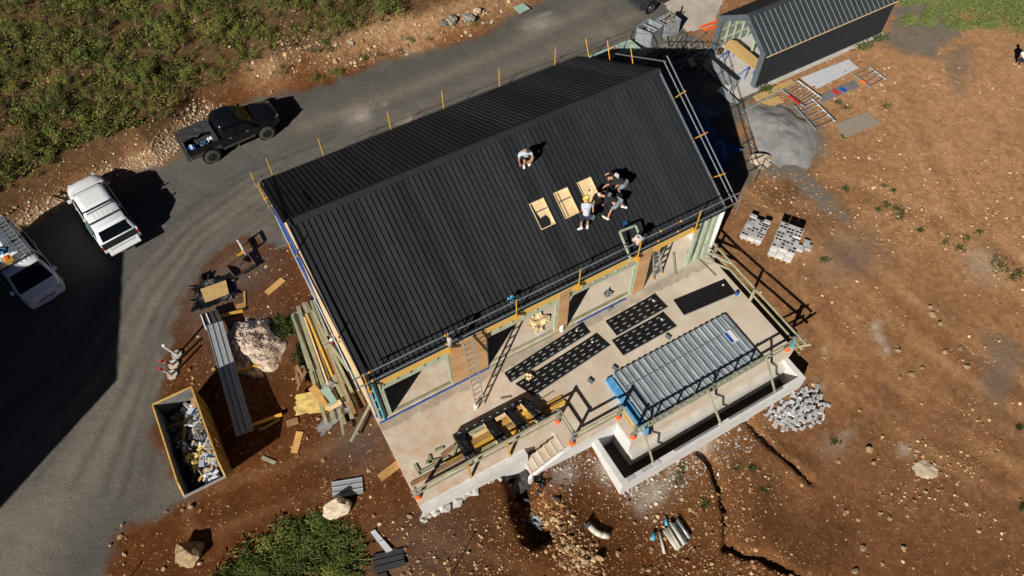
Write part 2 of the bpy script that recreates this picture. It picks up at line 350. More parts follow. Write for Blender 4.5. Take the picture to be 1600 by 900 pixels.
GRAV4 = W2([(1480,80),(1510,75),(1515,110),(1500,150),(1480,140)])
GRAV5 = W2([(1555,520),(1585,525),(1610,560),(1600,600),(1572,635),(1562,615),(1545,580)], -1)
CONCP = W2([(1028,-5),(1052,28),(1072,52),(1100,48),(1114,42),(1124,15),(1150,-30),(1040,-40)])
def soft(sd, w, n=.5): return 1-sstep(-w, w, sd + n*(fbm(GX, GY, 1.3, 4, 21)-.5)*2)
A_gr = soft(poly_sd(GX, GY, ROADP), .35, .55)
for g in (GRAV2, GRAV3, GRAV4, GRAV5): A_gr = np.maximum(A_gr, (1 if g is GRAV2 else .9 if g is GRAV3 else .55)*soft(poly_sd(GX, GY, g), .5, .6))
for (a, b, rx, ry, k) in [(395,540,40,20,.5),(560,690,30,18,.45),(330,480,40,25,.5),(1330,395,40,16,.55),(700,700,0,0,0),(660,860,60,25,.3),(370,430,40,22,.6),(460,600,10,40,0)]:
    if rx:
        c = at(a, b, -.4); A_gr = np.maximum(A_gr, k*np.exp(-(((GX-c.x)/(rx/22))**2+((GY-c.y)/(ry/14))**2)))
TR = [W2(t) for t in ([(-60,760),(60,690),(190,560),(265,430),(360,330),(480,260),(700,170),(950,50)], [(20,880),(130,720),(230,600),(300,480),(400,350)], [(-40,840),(80,790),(170,690)])]
A_pale = np.zeros_like(GX)
for t in TR: A_pale = np.maximum(A_pale, 1.0*np.exp(-(line_d(GX, GY, t)/1.1)**2))
_in = np.array([(235,790),(252,640),(285,510),(335,410),(420,345),(520,300)], float); _out = np.array([(-60,720),(110,575),(200,430),(290,340),(400,262),(520,215)], float)
for k_, f_ in enumerate((.12, .2, .31, .37, .48, .55, .66, .74, .85, .92)):
    A_pale = np.maximum(A_pale, (.55+.4*((k_*7) % 5)/5)*np.exp(-(line_d(GX, GY, W2((_in*(1-f_)+_out*f_).tolist()))/.16)**2)*(.3+1.2*fbm(GX, GY, .8, 3, 91+k_)))
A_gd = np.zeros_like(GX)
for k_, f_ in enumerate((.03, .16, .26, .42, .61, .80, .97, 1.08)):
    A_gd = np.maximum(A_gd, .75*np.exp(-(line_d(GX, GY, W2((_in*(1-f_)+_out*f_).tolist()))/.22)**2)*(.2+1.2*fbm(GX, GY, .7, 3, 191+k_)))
for t_ in ([(240,560),(290,470),(350,395)], [(120,900),(200,790),(235,700),(250,620)], [(430,160),(560,130),(700,85),(850,15)], [(480,250),(700,165),(930,75)]):
    A_gd = np.maximum(A_gd, .5*np.exp(-(line_d(GX, GY, W2(t_))/.8)**2))
for t_ in ([(470,200),(640,140),(800,75),(930,10)], [(500,235),(680,160),(850,90),(990,25)]): A_pale = np.maximum(A_pale, .9*np.exp(-(line_d(GX, GY, W2(t_))/.5)**2))
A_pale *= (A_gr > .4)
for g in (GRAV2, GRAV3): A_pale = np.maximum(A_pale, .85*soft(poly_sd(GX, GY, g), .5, .6))
# drier soil to the far right, with glare and vignette painted into its colour
c1 = at(1500, 120, -.3)
A_dryglare = np.clip(1.08-np.hypot(GX-c1.x, GY-c1.y)/32, .0, 1)
for pts, k in (([(1180,300),(1300,385),(1420,475),(1560,565),(1640,610)], .45), ([(1330,560),(1450,640),(1600,725)], .35), ([(1400,70),(1430,200),(1500,330),(1640,455)], .38), ([(1260,420),(1330,520),(1420,600),(1620,690)], .3), ([(650,870),(760,900),(900,950)], .25), ([(330,800),(420,770),(520,735),(600,690)], .3), ([(1290,300),(1420,330),(1540,380),(1650,430)], .35)):
    d_ = line_d(GX, GY, W2(pts, -.6)); k *= .6; A_dryglare = A_dryglare + k*np.exp(-((np.abs(d_-.85))/.28)**2)*(.4+fbm(GX, GY, 1.5, 3, 61)) - .5*k*np.exp(-(d_/.4)**2)
A_dryglare = np.clip(A_dryglare, 0, 1)
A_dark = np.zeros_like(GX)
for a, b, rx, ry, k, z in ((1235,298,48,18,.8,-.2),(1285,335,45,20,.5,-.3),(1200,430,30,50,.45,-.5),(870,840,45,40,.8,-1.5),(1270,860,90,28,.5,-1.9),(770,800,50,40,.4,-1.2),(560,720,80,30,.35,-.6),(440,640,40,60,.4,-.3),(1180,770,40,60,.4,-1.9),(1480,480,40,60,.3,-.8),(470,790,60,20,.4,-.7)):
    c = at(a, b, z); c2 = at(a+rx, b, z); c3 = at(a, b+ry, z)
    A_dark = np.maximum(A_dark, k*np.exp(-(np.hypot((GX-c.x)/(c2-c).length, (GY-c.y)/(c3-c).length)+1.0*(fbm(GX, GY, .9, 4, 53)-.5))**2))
BANKL = [W2([(20,375),(90,330),(170,285),(250,250),(300,205)]), W2([(420,120),(480,60),(520,90),(570,75),(640,60)]), W2([(640,75),(690,45),(760,20),(800,5)])]
A_rub = np.zeros_like(GX)
for t, w in zip(BANKL, (.9, 1.3, 1.0)): A_rub = np.maximum(A_rub, np.exp(-(line_d(GX, GY, t)/w)**2))
PALES = [(1382,518,12,20,1,-.7),(1375,500,14,8,.9,-.7),(1395,535,10,8,1,-.7),(1430,690,18,12,.8,-1),(1425,685,10,8,.8,-1),(1020,770,45,30,.8,-1.9),(950,735,32,28,.75,-1.5),(1000,790,25,20,.6,-2),(1100,700,30,14,.6,-1.9),(880,745,30,20,.8,-1.3),(1050,740,20,16,.5,-1.9),(1285,600,14,10,.5,-1.2),(1292,542,8,6,.6,-1),(560,182,28,18,.9,-.3),(640,188,22,9,.8,-.3),(840,40,40,14,.6,-.3),(1235,590,12,10,.5,-1.3),(1545,405,40,30,.55,-.5),(1310,690,40,20,.3,-1.7),(850,25,20,5,.6,-.3),(600,165,8,5,.6,-.3),(1325,675,20,10,.35,-1.5)]
A_white = np.zeros_like(GX)
for a, b, rx, ry, k, z in PALES:
    c = at(a, b, z); c2 = at(a+rx, b, z); c3 = at(a, b+ry, z); sx = (c2-c).length*.75; sy = (c3-c).length*.75
    A_white = np.maximum(A_white, k*np.exp(-(np.hypot((GX-c.x)/sx, (GY-c.y)/sy)+.9*(fbm(GX, GY, 1.6, 4, 33)-.5))**2*1.2))
A_veg = sstep(1.2, 3.5, HSD + 3.0*(fbm(GX, GY, .35, 3, 41)-.5))
A_veg = np.maximum(A_veg, .85*sstep(.5, 1.5, HSD + 1.2*(fbm(GX, GY, .8, 3, 43)-.5))*(1-sstep(-1, 4, GX)))
for c, rr_ in ((W2([(860,0),(1100,-200)]), 0),): pass
A_conc = 1-sstep(-.08, .08, poly_sd(GX, GY, CONCP))
ny, nx = GX.shape
verts = np.stack([GX, GY, GZ], -1).reshape(-1, 3)
idx = np.arange(nx*ny).reshape(ny, nx)
quads = np.stack([idx[:-1,:-1], idx[:-1,1:], idx[1:,1:], idx[1:,:-1]], -1).reshape(-1, 4)
qc = lambda A: .25*(A[:-1,:-1]+A[:-1,1:]+A[1:,1:]+A[1:,:-1]).reshape(-1)
isroad = (qc((poly_sd(GX, GY, ROADP) < 0).astype(float)) > .5) & (qc(A_conc) < .5); isconc = qc(A_conc) >= .5
def groundmat():
    m = bpy.data.materials.new('ground'); m.use_nodes = True; nt = m.node_tree; N = nt.nodes; L = nt.links; b = N['Principled BSDF']
    b.inputs['Roughness'].default_value = .95; b.inputs['Specular IOR Level'].default_value = .15
    geo = N.new('ShaderNodeNewGeometry'); pos = geo.outputs['Position']
    def noise(s, d=6, r=.55):
        n = N.new('ShaderNodeTexNoise'); n.inputs['Scale'].default_value = s; n.inputs['Detail'].default_value = d; n.inputs['Roughness'].default_value = r; L.new(pos, n.inputs['Vector']); return n.outputs[0]
    def ramp(f, *st):
        r = N.new('ShaderNodeValToRGB'); e = r.color_ramp.elements
        while len(e) < len(st): e.new(.5)
        for k, (p, c) in enumerate(st): e[k].position = p; e[k].color = (*c, 1) if len(c) == 3 else c
        L.new(f, r.inputs[0]); return r.outputs[0]
    def mix(f, a, c, mode='MIX'):
        x = N.new('ShaderNodeMix'); x.data_type = 'RGBA'; x.blend_type = mode
        if isinstance(f, float): x.inputs[0].default_value = f
        else: L.new(f, x.inputs[0])
        L.new(a, x.inputs[6]); L.new(c, x.inputs[7]); return x.outputs[2]
    def math_(op, a, c):
        x = N.new('ShaderNodeMath'); x.operation = op; x.use_clamp = True
        for i, q in enumerate((a, c)):
            if isinstance(q, (int, float)): x.inputs[i].default_value = q
            else: L.new(q, x.inputs[i])
        return x.outputs[0]
    def attr(n):
        a = N.new('ShaderNodeAttribute'); a.attribute_name = n; s = N.new('ShaderNodeSeparateColor'); L.new(a.outputs['Color'], s.inputs[0]); return s.outputs
    a1 = attr('zone_a'); a2 = attr('zone_b'); a3 = attr('zone_c')
    n1 = noise(.45, 8, .6); n2 = noise(3.2, 8, .65); n3 = noise(22, 5, .7); nc = noise(1.1, 5, .6)
    soil = ramp(n1, (.28, (.072, .026, .0092)), (.5, (.115, .043, .0155)), (.72, (.16, .066, .026)))
    soil = mix(.55, soil, ramp(n2, (.25, (.045, .018, .007)), (.5, (.11, .044, .017)), (.78, (.23, .108, .048))))
    dry = ramp(n2, (.25, (.30, .165, .085)), (.5, (.45, .265, .145)), (.8, (.62, .41, .25)))
    soil = mix(math_('MULTIPLY', a1[2], math_('ADD', n1, .45)), soil, dry)  # pale mix holds dry soil and the painted glare together
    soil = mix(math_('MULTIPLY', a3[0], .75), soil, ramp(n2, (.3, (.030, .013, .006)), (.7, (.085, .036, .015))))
    nf = noise(60, 3, .6); soil = mix(.55, soil, ramp(nf, (.3, (.25, .23, .21)), (.5, (.5, .5, .5)), (.7, (.85, .82, .78))), 'OVERLAY')
    hs = N.new('ShaderNodeHueSaturation'); hs.inputs['Saturation'].default_value = 1.06; L.new(soil, hs.inputs['Color']); soil = hs.outputs[0]
    rub = ramp(n2, (.25, (.14, .07, .034)), (.5, (.36, .215, .115)), (.75, (.54, .38, .23)))
    soil = mix(math_('MULTIPLY', a2[0], .85), soil, rub)
    veg = ramp(n2, (.2, (.070, .036, .017)), (.5, (.115, .068, .032)), (.8, (.15, .11, .05)))
    soil = mix(a2[1], soil, veg)
    # pebbles
    vo = N.new('ShaderNodeTexVoronoi'); vo.inputs['Scale'].default_value = 9; vo.inputs['Randomness'].default_value = 1; L.new(pos, vo.inputs['Vector'])
    sep = N.new('ShaderNodeSeparateColor'); L.new(vo.outputs['Color'], sep.inputs[0])
    peb = math_('MULTIPLY', math_('LESS_THAN', vo.outputs['Distance'], .30), math_('GREATER_THAN', math_('MULTIPLY', sep.outputs[0], math_('ADD', nc, .30)), .66))
    pebc = ramp(sep.outputs[1], (.0, (.22, .11, .05)), (.6, (.34, .20, .10)), (1., (.46, .31, .17)))
    soil = mix(math_('MULTIPLY', peb, .9), soil, pebc)
    grav = ramp(n3, (.3, (.062, .059, .053)), (.5, (.125, .118, .106)), (.72, (.215, .203, .18)))
    grav = mix(.3, grav, ramp(n1, (.3, (.11, .104, .094)), (.7, (.195, .182, .158))))
    pg = ramp(n3, (.3, (.145, .13, .105)), (.7, (.27, .238, .193)))
    grav = mix(math_('MULTIPLY', a1[1], math_('ADD', n2, .4)), grav, pg)
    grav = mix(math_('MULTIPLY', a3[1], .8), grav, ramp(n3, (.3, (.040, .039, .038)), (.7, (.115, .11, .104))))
    col = mix(a1[0], soil, grav)
    wh = ramp(n3, (.3, (.38, .33, .27)), (.7, (.60, .54, .46)))
    col = mix(math_('MULTIPLY', a2[2], math_('ADD', n2, .35)), col, wh)
    L.new(col, b.inputs['Base Color'])
    hgt = N.new('ShaderNodeMix'); hgt.data_type = 'FLOAT'; hgt.inputs[0].default_value = .45; L.new(n2, hgt.inputs[2]); L.new(n3, hgt.inputs[3])
    bp = N.new('ShaderNodeBump'); bp.inputs['Strength'].default_value = .75; bp.inputs['Distance'].default_value = .12; L.new(hgt.outputs[0], bp.inputs['Height']); L.new(bp.outputs[0], b.inputs['Normal'])
    return m
GM = groundmat()
def sheet(name, sel, m):
    q = quads[sel]; used = np.unique(q); remap = np.full(nx*ny, -1); remap[used] = np.arange(len(used)); q = remap[q]
    me = bpy.data.meshes.new(name); me.vertices.add(len(used)); me.vertices.foreach_set('co', verts[used].astype(np.float32).ravel())
    me.loops.add(q.size); me.loops.foreach_set('vertex_index', q.astype(np.int32).ravel()); me.polygons.add(len(q))
    me.polygons.foreach_set('loop_start', np.arange(0, q.size, 4, dtype=np.int32)); me.polygons.foreach_set('use_smooth', np.ones(len(q), bool))
    me.update(calc_edges=True); me.materials.append(m)
    for nm, (r, g, b) in (('zone_a', (A_gr, A_pale, A_dryglare)), ('zone_b', (A_rub, A_veg, A_white)), ('zone_c', (A_dark, A_gd, A_dark))):
        ca = me.color_attributes.new(nm, 'FLOAT_COLOR', 'POINT'); c = np.stack([r.ravel()[used], g.ravel()[used], b.ravel()[used], np.ones(len(used))], -1)
        ca.data.foreach_set('color', c.astype(np.float32).ravel())
    o = bpy.data.objects.new(name, me); COL.objects.link(o); return struct(o)
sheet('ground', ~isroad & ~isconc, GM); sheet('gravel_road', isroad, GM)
sheet('concrete_driveway', isconc, mat('driveway_concrete', (.50, .45, .38), (.40, .36, .30), 1.2, .9, bump=.15))

# ------------------------------------------------------------------ neighbouring building beyond the left edge (its shade lies on the gravel)
sh = 15.0
nb = [(-7.2, 15.0), (-9.2, 17.1), (-16.0, 24.5), (-23, 20), (-19.5, 8.0), (-9.2, 7.9)]
nb = [(x-.848*sh, y-.53*sh) for x, y in nb]
nb[4] = (nb[5][0]-7, nb[5][1]-4.4)
t = thing('neighbouring_house', 'tall neighbouring house beyond the left edge, shading the gravel beside the van', 'house', (nb[0][0], nb[0][1], -.4))
MB().prism([(x, y, -.6) for x, y in nb], (0, 0, 9.0)).build('wall', M['white'], t)
MB().prism([(x, y, 8.404) for x, y in nb], (0, 0, .2)).build('roof', M['roof'], t)

# ------------------------------------------------------------------ concrete terrace with stairs and planter
def concmat():
    m = mat('terrace_concrete', (.66, .595, .50), (.54, .475, .39), .9, .88, bump=.1); nt = m.node_tree; b = nt.nodes['Principled BSDF']
    old = b.inputs['Base Color'].links[0].from_socket; geo = nt.nodes.new('ShaderNodeNewGeometry')
    n = nt.nodes.new('ShaderNodeTexNoise'); n.inputs['Scale'].default_value = 1.3; n.inputs['Detail'].default_value = 10; n.inputs['Roughness'].default_value = .72
    nt.links.new(geo.outputs['Position'], n.inputs['Vector'])
    r = nt.nodes.new('ShaderNodeValToRGB'); r.color_ramp.elements[0].position = .40; r.color_ramp.elements[0].color = (0,0,0,1); r.color_ramp.elements[1].position = .60; r.color_ramp.elements[1].color = (.68,.68,.68,1)
    nt.links.new(n.outputs[0], r.inputs[0]); x = nt.nodes.new('ShaderNodeMix'); x.data_type = 'RGBA'
    # soil trodden over the left part of the slab
    sx = nt.nodes.new('ShaderNodeSeparateXYZ'); nt.links.new(geo.outputs['Position'], sx.inputs[0]); mr = nt.nodes.new('ShaderNodeMapRange')
    mr.inputs[1].default_value = 2; mr.inputs[2].default_value = 13; mr.inputs[3].default_value = 1.0; mr.inputs[4].default_value = .35; nt.links.new(sx.outputs[0], mr.inputs[0])
    ml = nt.nodes.new('ShaderNodeMath'); ml.operation = 'MULTIPLY'; nt.links.new(r.outputs[0], ml.inputs[0]); nt.links.new(mr.outputs[0], ml.inputs[1])
    nt.links.new(ml.outputs[0], x.inputs[0]); nt.links.new(old, x.inputs[6]); x.inputs[7].default_value = (.53, .34, .20, 1)
    # damp cement smear along the wall line
    def mr2(a0, a1, b0, b1, s):
        q = nt.nodes.new('ShaderNodeMapRange'); q.inputs[1].default_value = a0; q.inputs[2].default_value = a1; q.inputs[3].default_value = b0; q.inputs[4].default_value = b1; nt.links.new(s, q.inputs[0]); return q.outputs[0]
    def m2(op, a, c):
        q = nt.nodes.new('ShaderNodeMath'); q.operation = op; q.use_clamp = True
        for i, s in enumerate((a, c)):
            if isinstance(s, float): q.inputs[i].default_value = s
            else: nt.links.new(s, q.inputs[i])
        return q.outputs[0]
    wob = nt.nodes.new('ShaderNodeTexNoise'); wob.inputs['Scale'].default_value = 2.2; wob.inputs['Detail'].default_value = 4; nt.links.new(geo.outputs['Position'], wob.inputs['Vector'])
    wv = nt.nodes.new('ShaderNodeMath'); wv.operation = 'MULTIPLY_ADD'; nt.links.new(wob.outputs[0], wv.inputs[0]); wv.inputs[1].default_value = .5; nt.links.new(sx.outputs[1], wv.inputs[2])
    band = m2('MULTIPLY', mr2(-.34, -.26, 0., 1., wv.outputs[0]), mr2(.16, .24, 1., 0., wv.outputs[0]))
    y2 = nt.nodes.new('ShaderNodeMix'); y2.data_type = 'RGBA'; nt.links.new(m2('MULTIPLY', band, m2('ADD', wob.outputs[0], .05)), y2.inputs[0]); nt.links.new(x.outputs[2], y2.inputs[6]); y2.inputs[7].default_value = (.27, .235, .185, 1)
    nt.links.new(y2.outputs[2], b.inputs['Base Color']); return m
M['terr'] = concmat()
M['wallc'] = mat('poured_concrete', (.68, .68, .67), (.56, .56, .55), 2.2, .9, bump=.25, stretch=(1, 1, 4))
T = thing('concrete_terrace', 'pale concrete slab and terrace with stairs and planter under the building', 'terrace', (8.75, -3, -.9))
slab = [(-.08, 11.86), (-.08, -4.12), (6.45, -4.12), (6.45, -5.1), (8.75, -5.1), (8.75, -6.15), (17.58, -6.15), (17.58, 11.86)]
MB().prism([(x, y, -2.6) for x, y in slab], (0, 0, 2.6)).build('slab', M['terr'], T)
MB().bx(-.06, 4.75, -4.46, -4.123, -1.8, -.10).build('edge_beam', M['wallc'], T)
rr = random.Random(5)
f = MB()                                   # rough concrete that spilled out under the slab edge
for k in range(34):
    u = rr.choice((rr.uniform(-.2, 1.7), rr.uniform(1.7, 4.6))); g_ = hz(u, -4.75); f.rock((u, -4.42-rr.uniform(0, .22 if u < 1.7 else .06), g_+rr.uniform(-.02, .10)), rr.uniform(.12, .30), k, 1, .45, .4)
f.build('rough_footing', M['conc'], T, kind='stuff')
for i in range(6):
    x1 = 6.447-.30*i; MB().bx(x1-.30, x1, -4.98, -4.305 if i > 0 else -4.125, -2.6, -.165*(i+.02)-.003).build('step', M['terr'], T)
    MB().bx(x1-.305, x1-.26, -4.975, -4.31, -.165*i-.02, -.165*i+.008).build('step_nosing', M['conc'], T)
MB().prism([(4.45, -5.12, -2.6), (6.447, -5.12, -2.6), (6.447, -5.12, -.006), (6.1, -5.12, -.05), (4.55, -5.12, -.86), (4.45, -5.12, -1.0)], (0, .135, 0)).build('stair_side_wall', M['wallc'], T)
MB().bx(6.449, 8.748, -5.13, -5.102, -2.6, -.02).build('landing_face', M['wallc'], T)
MB().bx(8.72, 8.748, -6.15, -5.132, -2.6, -.02).build('block_side_face', M['wallc'], T)
MB().bx(8.74, 17.5, -6.46, -6.153, -2.6, -.90).build('ledge', M['conc'], T)
MB().bx(7.55, 7.80, -7.37, -5.135, -2.6, -.60).build('planter_wall', M['wallc'], T)
MB().bx(7.803, 17.20, -7.37, -7.14, -2.6, -.60).build('planter_wall', M['wallc'], T)
MB().bx(17.203, 17.45, -7.37, -6.155, -2.6, -.60).build('planter_wall', M['wallc'], T)
MB().bx(7.81, 17.19, -7.09, -5.15, -2.62, -2.0).build('planter_floor', mat('dark_planter_floor', (.07, .05, .035), (.045, .033, .024), 2, .8), T)  # floor coloured dark brown
for i in range(4):     # capping blocks at the planter corner
    MB().bx(7.85+i*.42, 8.22+i*.42, -7.35, -7.16, -.598, -.565).build('capping_block', M['block'], T)
MB().bx(10.3, 12.6, -7.25, -7.15, -.598, -.56).build('capping_rail', M['grey'], T)
MB().bx(13.2, 16.2, -7.25, -7.15, -.598, -.56).build('capping_rail', M['grey'], T)

# ------------------------------------------------------------------ main building
H = thing('building', 'large gabled building under construction with a black metal roof and timber framing', 'building', (8.75, 5.97, 0))
NR = 74; RB = RL/NR
skyl = [(39, 42), (44, 47), (49, 52)]; SV0, SV1 = 2.15, 3.2
def strip(mb, k, v0, v1, side):
    """one rib and pan of the roof between v0 and v1 (measured from its eave)"""
    x = k*RB; prof = [(0, 0), (.010, .042), (.026, .042), (.036, 0), (RB, 0)]; n = Vector((0, -SL, 1)).normalized()
    vs = []
    for v in (v0, v1):
        for dx, dh in prof: vs.append(Vector((x+dx, v, ZE+SL*v)) + n*dh*(1.25 if side > 0 else .6))
    for v in (v0, v1): vs.append(Vector((x, v, ZE+SL*v-.03))); vs.append(Vector((x+RB, v, ZE+SL*v-.03)))
    if side < 0: vs = [Vector((p.x, 2*RW-p.y, p.z)) for p in vs]
    fs = [(i, i+1, 6+i, 5+i) for i in range(4)] + [(10, 12, 13, 11), (0, 10, 11, 4, 3, 2, 1), (5, 6, 7, 8, 9, 13, 12)]
    if side < 0: fs = [tuple(reversed(q)) for q in fs]
    mb.add(vs, fs)
k = 0
while k < NR:
    m_ = 2 if k >= NR-2 else 3
    for side in (1, -1):
        mb = MB()
        for j in range(k, min(k+3, NR)):
            cut = side > 0 and any(a <= j < b for a, b in skyl)
            if cut: strip(mb, j, -.06, SV0, side); strip(mb, j, SV1, RW-.03, side)
            else: strip(mb, j, -.06, RW-.03, side)
        mb.build('roof_sheet', M['roof'], H)
    k += 3
for a, b in ((-.02, .62), (.625, 1.28), (1.285, RL+.04)):     # ridge capping
    c = MB()
    for s in (1, -1):
        p = [(a, RW, ZE+SL*RW+.065), (b, RW, ZE+SL*RW+.065), (b, RW-s*.22, roofz(RW-.22)+.052), (a, RW-s*.22, roofz(RW-.22)+.052)]
        c.prism(p if s > 0 else p[::-1], (0, 0, -.012))
    c.build('ridge_cap', M['trim'], H)
for y in (-.15, 2*RW+.075): MB().bx(-.02, RL+.02, y, y+.09, ZE-.15, ZE-.06).build('gutter', M['trim'], H)
MB().bx(.02, RL-.02, 2*RW+.03, 2*RW+.06, 3.27, 3.53).build('fascia', M['trim'], H)
for x, mt in ((-.13, M['cream']), (RL+.03, M['tube'])):          # barge boards
    for s in (1, -1):
        y0 = -.05 if s > 0 else 2*RW+.05
        p = [(x, y0, ZE-.06), (x, RW, ZE+SL*RW+.0), (x, RW, ZE+SL*RW-.25), (x, y0, ZE-.30)]
        MB().prism(p, (.10, 0, 0)).build('barge_board', mt if (s > 0) else M['trim'], H)
# walls
for x0, x1, nm, mt in ((.0, .12, 'wall', M['blue']), (RL-.12, RL, 'wall', M['wallc'])):
    MB().prism([(x0, .16, .003), (x0, 2*RW-.15, .003), (x0, 2*RW-.15, 3.5), (x0, RW, 6.72), (x0, .16, 3.5)], (x1-x0, 0, 0)).build(nm, mt, H)
MB().bx(.123, RL-.123, 2*RW-.16, 2*RW-.04, .003, 3.5).build('wall', M['trim'], H)
MB().bx(-.025, -.003, .16, 2*RW-.2, .003, .30).build('wall_membrane', M['blue'], H)
MB().prism([(-.06, .17, .30), (-.06, RW, .30), (-.06, RW, 6.2), (-.06, .17, 3.25)], (.055, 0, 0)).build('sheathing', M['cream'], H)
# front wall framing
MB().bx(.55, 16.2, -.055, .11, 2.86, 3.24).build('lintel_beam', M['beam'], H)
MB().bx(.02, 17.4, -.04, .14, 3.243, 3.46).build('top_plate', M['pine'], H)
for a, b in ((.55, 3.55), (5.28, 8.82), (9.37, 12.96)):
    MB().bx(a, b, .02, .16, 2.36, 2.54).build('head_rail', M['pine'], H)
    x = a+.06
    while x < b-.05:
        MB().bx(x, x+.07, .025, .105, 2.543, 2.857).build('cripple_stud', M['pine'], H); x += .60
    MB().bx(a, b, .03, .13, .003, .05).build('bottom_plate', M['tpine'], H)
    for x in (a-.003, b-.087): MB().bx(x+.003, x+.087, .0, .12, .053, 2.377).build('jamb_stud', M['pine'], H)
for a, b in ((3.56, 5.27), (8.83, 9.36), (12.97, 13.64)):
    MB().bx(a, b, -.085, -.058, .04, 3.24).build('plywood_pier', M['ply'], H)
    MB().bx(a+.02, b-.02, -.054, .12, .04, 2.855).build('pier_frame', M['pine'], H)
MB().bx(.0, 5.3, -.16, -.10, .003, .035).build('membrane_strip', M['blue'], H)
MB().bx(9.9, 12.6, -.16, -.10, .003, .035).build('membrane_strip', M['blue'], H)
MB().bx(5.3, 9.9, -.15, -.10, .003, .03).build('sill_plate', M['tpine'], H)
for x in (.04, .30, .46): MB().bx(x, x+.09, .0, .13, .003, 3.24).build('corner_stud', M['pine'], H)
for z in (.9, 1.8, 2.6): MB().bx(.131, .299, .0, .12, z, z+.08).build('nogging', M['pine'], H)
MB().tube((.25, -.06, .003), (.25, -.06, 3.2), .045).build('down_pipe', M['cyan'], H)
for x in (16.22, 16.72, 17.15): MB().bx(x, x+.16 if x < 17 else x+.22, -.02, .14, .053, 3.24).build('corner_stud', M['pine'], H)
MB().bx(16.2, 17.35, -.02, .14, .003, .05).build('bottom_plate', M['pine'], H)
for z in (1.0, 2.1): MB().bx(16.881, 17.149, .0, .12, z, z+.09).build('nogging', M['pine'], H)
MB().tube((17.50, -.02, .003), (17.50, -.02, 3.4), .11, 14).build('corner_column', M['white'], H, smooth=True)
MB().bx(.13, RL-.13, .17, .19, 3.26, 3.5).build('inner_plate', M['pine'], H)
for j in range(9):
    x = 1.2+j*1.9; MB().beam((x, .2, 3.45), (x, RW, ZE+SL*RW-.35), .06, .2).build('rafter', M['pine'], H)
# skylight openings
for i, (a, b) in enumerate(skyl):
    x0, x1 = a*RB+.005, b*RB-.003; n = Vector((0, -SL, 1)).normalized(); s = Vector((0, 1, SL)).normalized()
    def rp(x, v, dpt): return Vector((x, v, ZE+SL*v)) + n*dpt
    o = MB(); d = -.055
    o.prism([rp(x0, SV0, d), rp(x1, SV0, d), rp(x1, SV1, d), rp(x0, SV1, d)], n*-.02).build('skylight_board', M['cream'], H)
    o = MB()
    th = .03
    for q in (([x0, SV0], [x1, SV0+th]), ([x0, SV1-th], [x1, SV1])):
        (xa, va), (xb, vb) = q; o.prism([rp(xa, va, d+.001), rp(xb, va, d+.001), rp(xb, vb, d+.001), rp(xa, vb, d+.001)], n*(.07 if i else .10))
    for xa, xb in ((x0, x0+th), (x1-th, x1)):
        o.prism([rp(xa, SV0+th, d+.001), rp(xb, SV0+th, d+.001), rp(xb, SV1-th, d+.001), rp(xa, SV1-th, d+.001)], n*.065)
    o.build('skylight_frame', M['cream'], H)
    if i < 2:
        w = .035; MB().prism([rp(x0+.03, SV1-.40, -.02), rp(x1-.03, SV1-.40, -.02), rp(x1-.03, SV1-.40+w, -.02), rp(x0+.03, SV1-.40+w, -.02)], n*.02).build('strap', M['dkgrey'], H)
    if i == 0:
        pts = [(.05,.98),(.16,.98),(.18,.72),(.22,.55),(.30,.36),(.42,.42),(.55,.40),(.62,.44),(.72,.38),(.80,.26),(.76,.12),(.70,.03),(.05,.03)]
        MB().prism([rp(x0+(x1-x0)*a_, SV0+(SV1-SV0)*b_, d+.006) for a_, b_ in pts], n*.012).build('torn_opening', M['hole'], H)
    if i == 1:
        MB().prism([rp(x0+.17, SV1-.04, d+.006), rp(x0+.23, SV1-.04, d+.006), rp(x0+.23, SV0+.04, d+.006), rp(x0+.17, SV0+.04, d+.006)], n*.012).build('gap_strip', M['brown'], H)
    if i == 2: 
        MB().prism([rp(x0+.36, 2.72, d+.006), rp(x0+.42, 2.72, d+.006), rp(x0+.43, 2.78, d+.006), rp(x0+.37, 2.80, d+.006)], n*.01).build('knot_hole', M['hole'], H)
# temporary strap lying across the left sheets
MB().beam((.3, 1.62, roofz(1.62)+.05), (1.75, 1.55, roofz(1.55)+.05), .02, .02).build('strap', M['dkgrey'], H)

# ------------------------------------------------------------------ roof edge protection
def post(par, a, b, r=.026, m=None): return MB().tube(a, b, r, 8).build('post', m or M['yellow'], par)
g = thing('guard_rail', 'roof edge guard rail with yellow posts along the rear gutter', 'guard rail', (8.75, 12.3, 3.2))
for x in (.6, 3.14, 6.68, 9.6, 12.82, 16.16): 
    p = post(g, (x, 12.3, 3.2), (x, 12.3, 4.5)); MB().bx(x-.03, x+.03, 12.05, 12.28, 3.2, 3.26).build('bracket', M['yellow'], p)
for z in (4.42, 3.98, 3.58): MB().tube((-.9, 12.3, z), (18.0, 12.3, z), .015, 6).build('rail', M['wire'], g)
g = thing('guard_rail', 'roof edge guard rail of twin grey tubes along the front gutter', 'guard rail', (8.75, -.35, 3.5))
for x in (.06, 3.55, 6.58, 9.57, 12.56, 15.65):
    p = post(g, (x, -.35, 3.45), (x, -.35, 4.85)); MB().bx(x-.05, x+.05, -.42, -.205, 3.3, 3.48).build('bracket', M['yellow'], p)
for z in (4.77, 4.08): MB().tube((-.35, -.35, z), (17.75, -.35, z), .030, 8).build('rail', M['tube'], g)
for x in (.3, 3.45, 13.55, 14.6):
    for z in (4.77, 4.08): MB().ball((x, -.35, z), .055, 8, 5).build('clamp', M['yellow'], g)
g = thing('guard_rail', 'roof edge guard rail up the right gable with yellow posts', 'guard rail', (17.9, 6, 4))
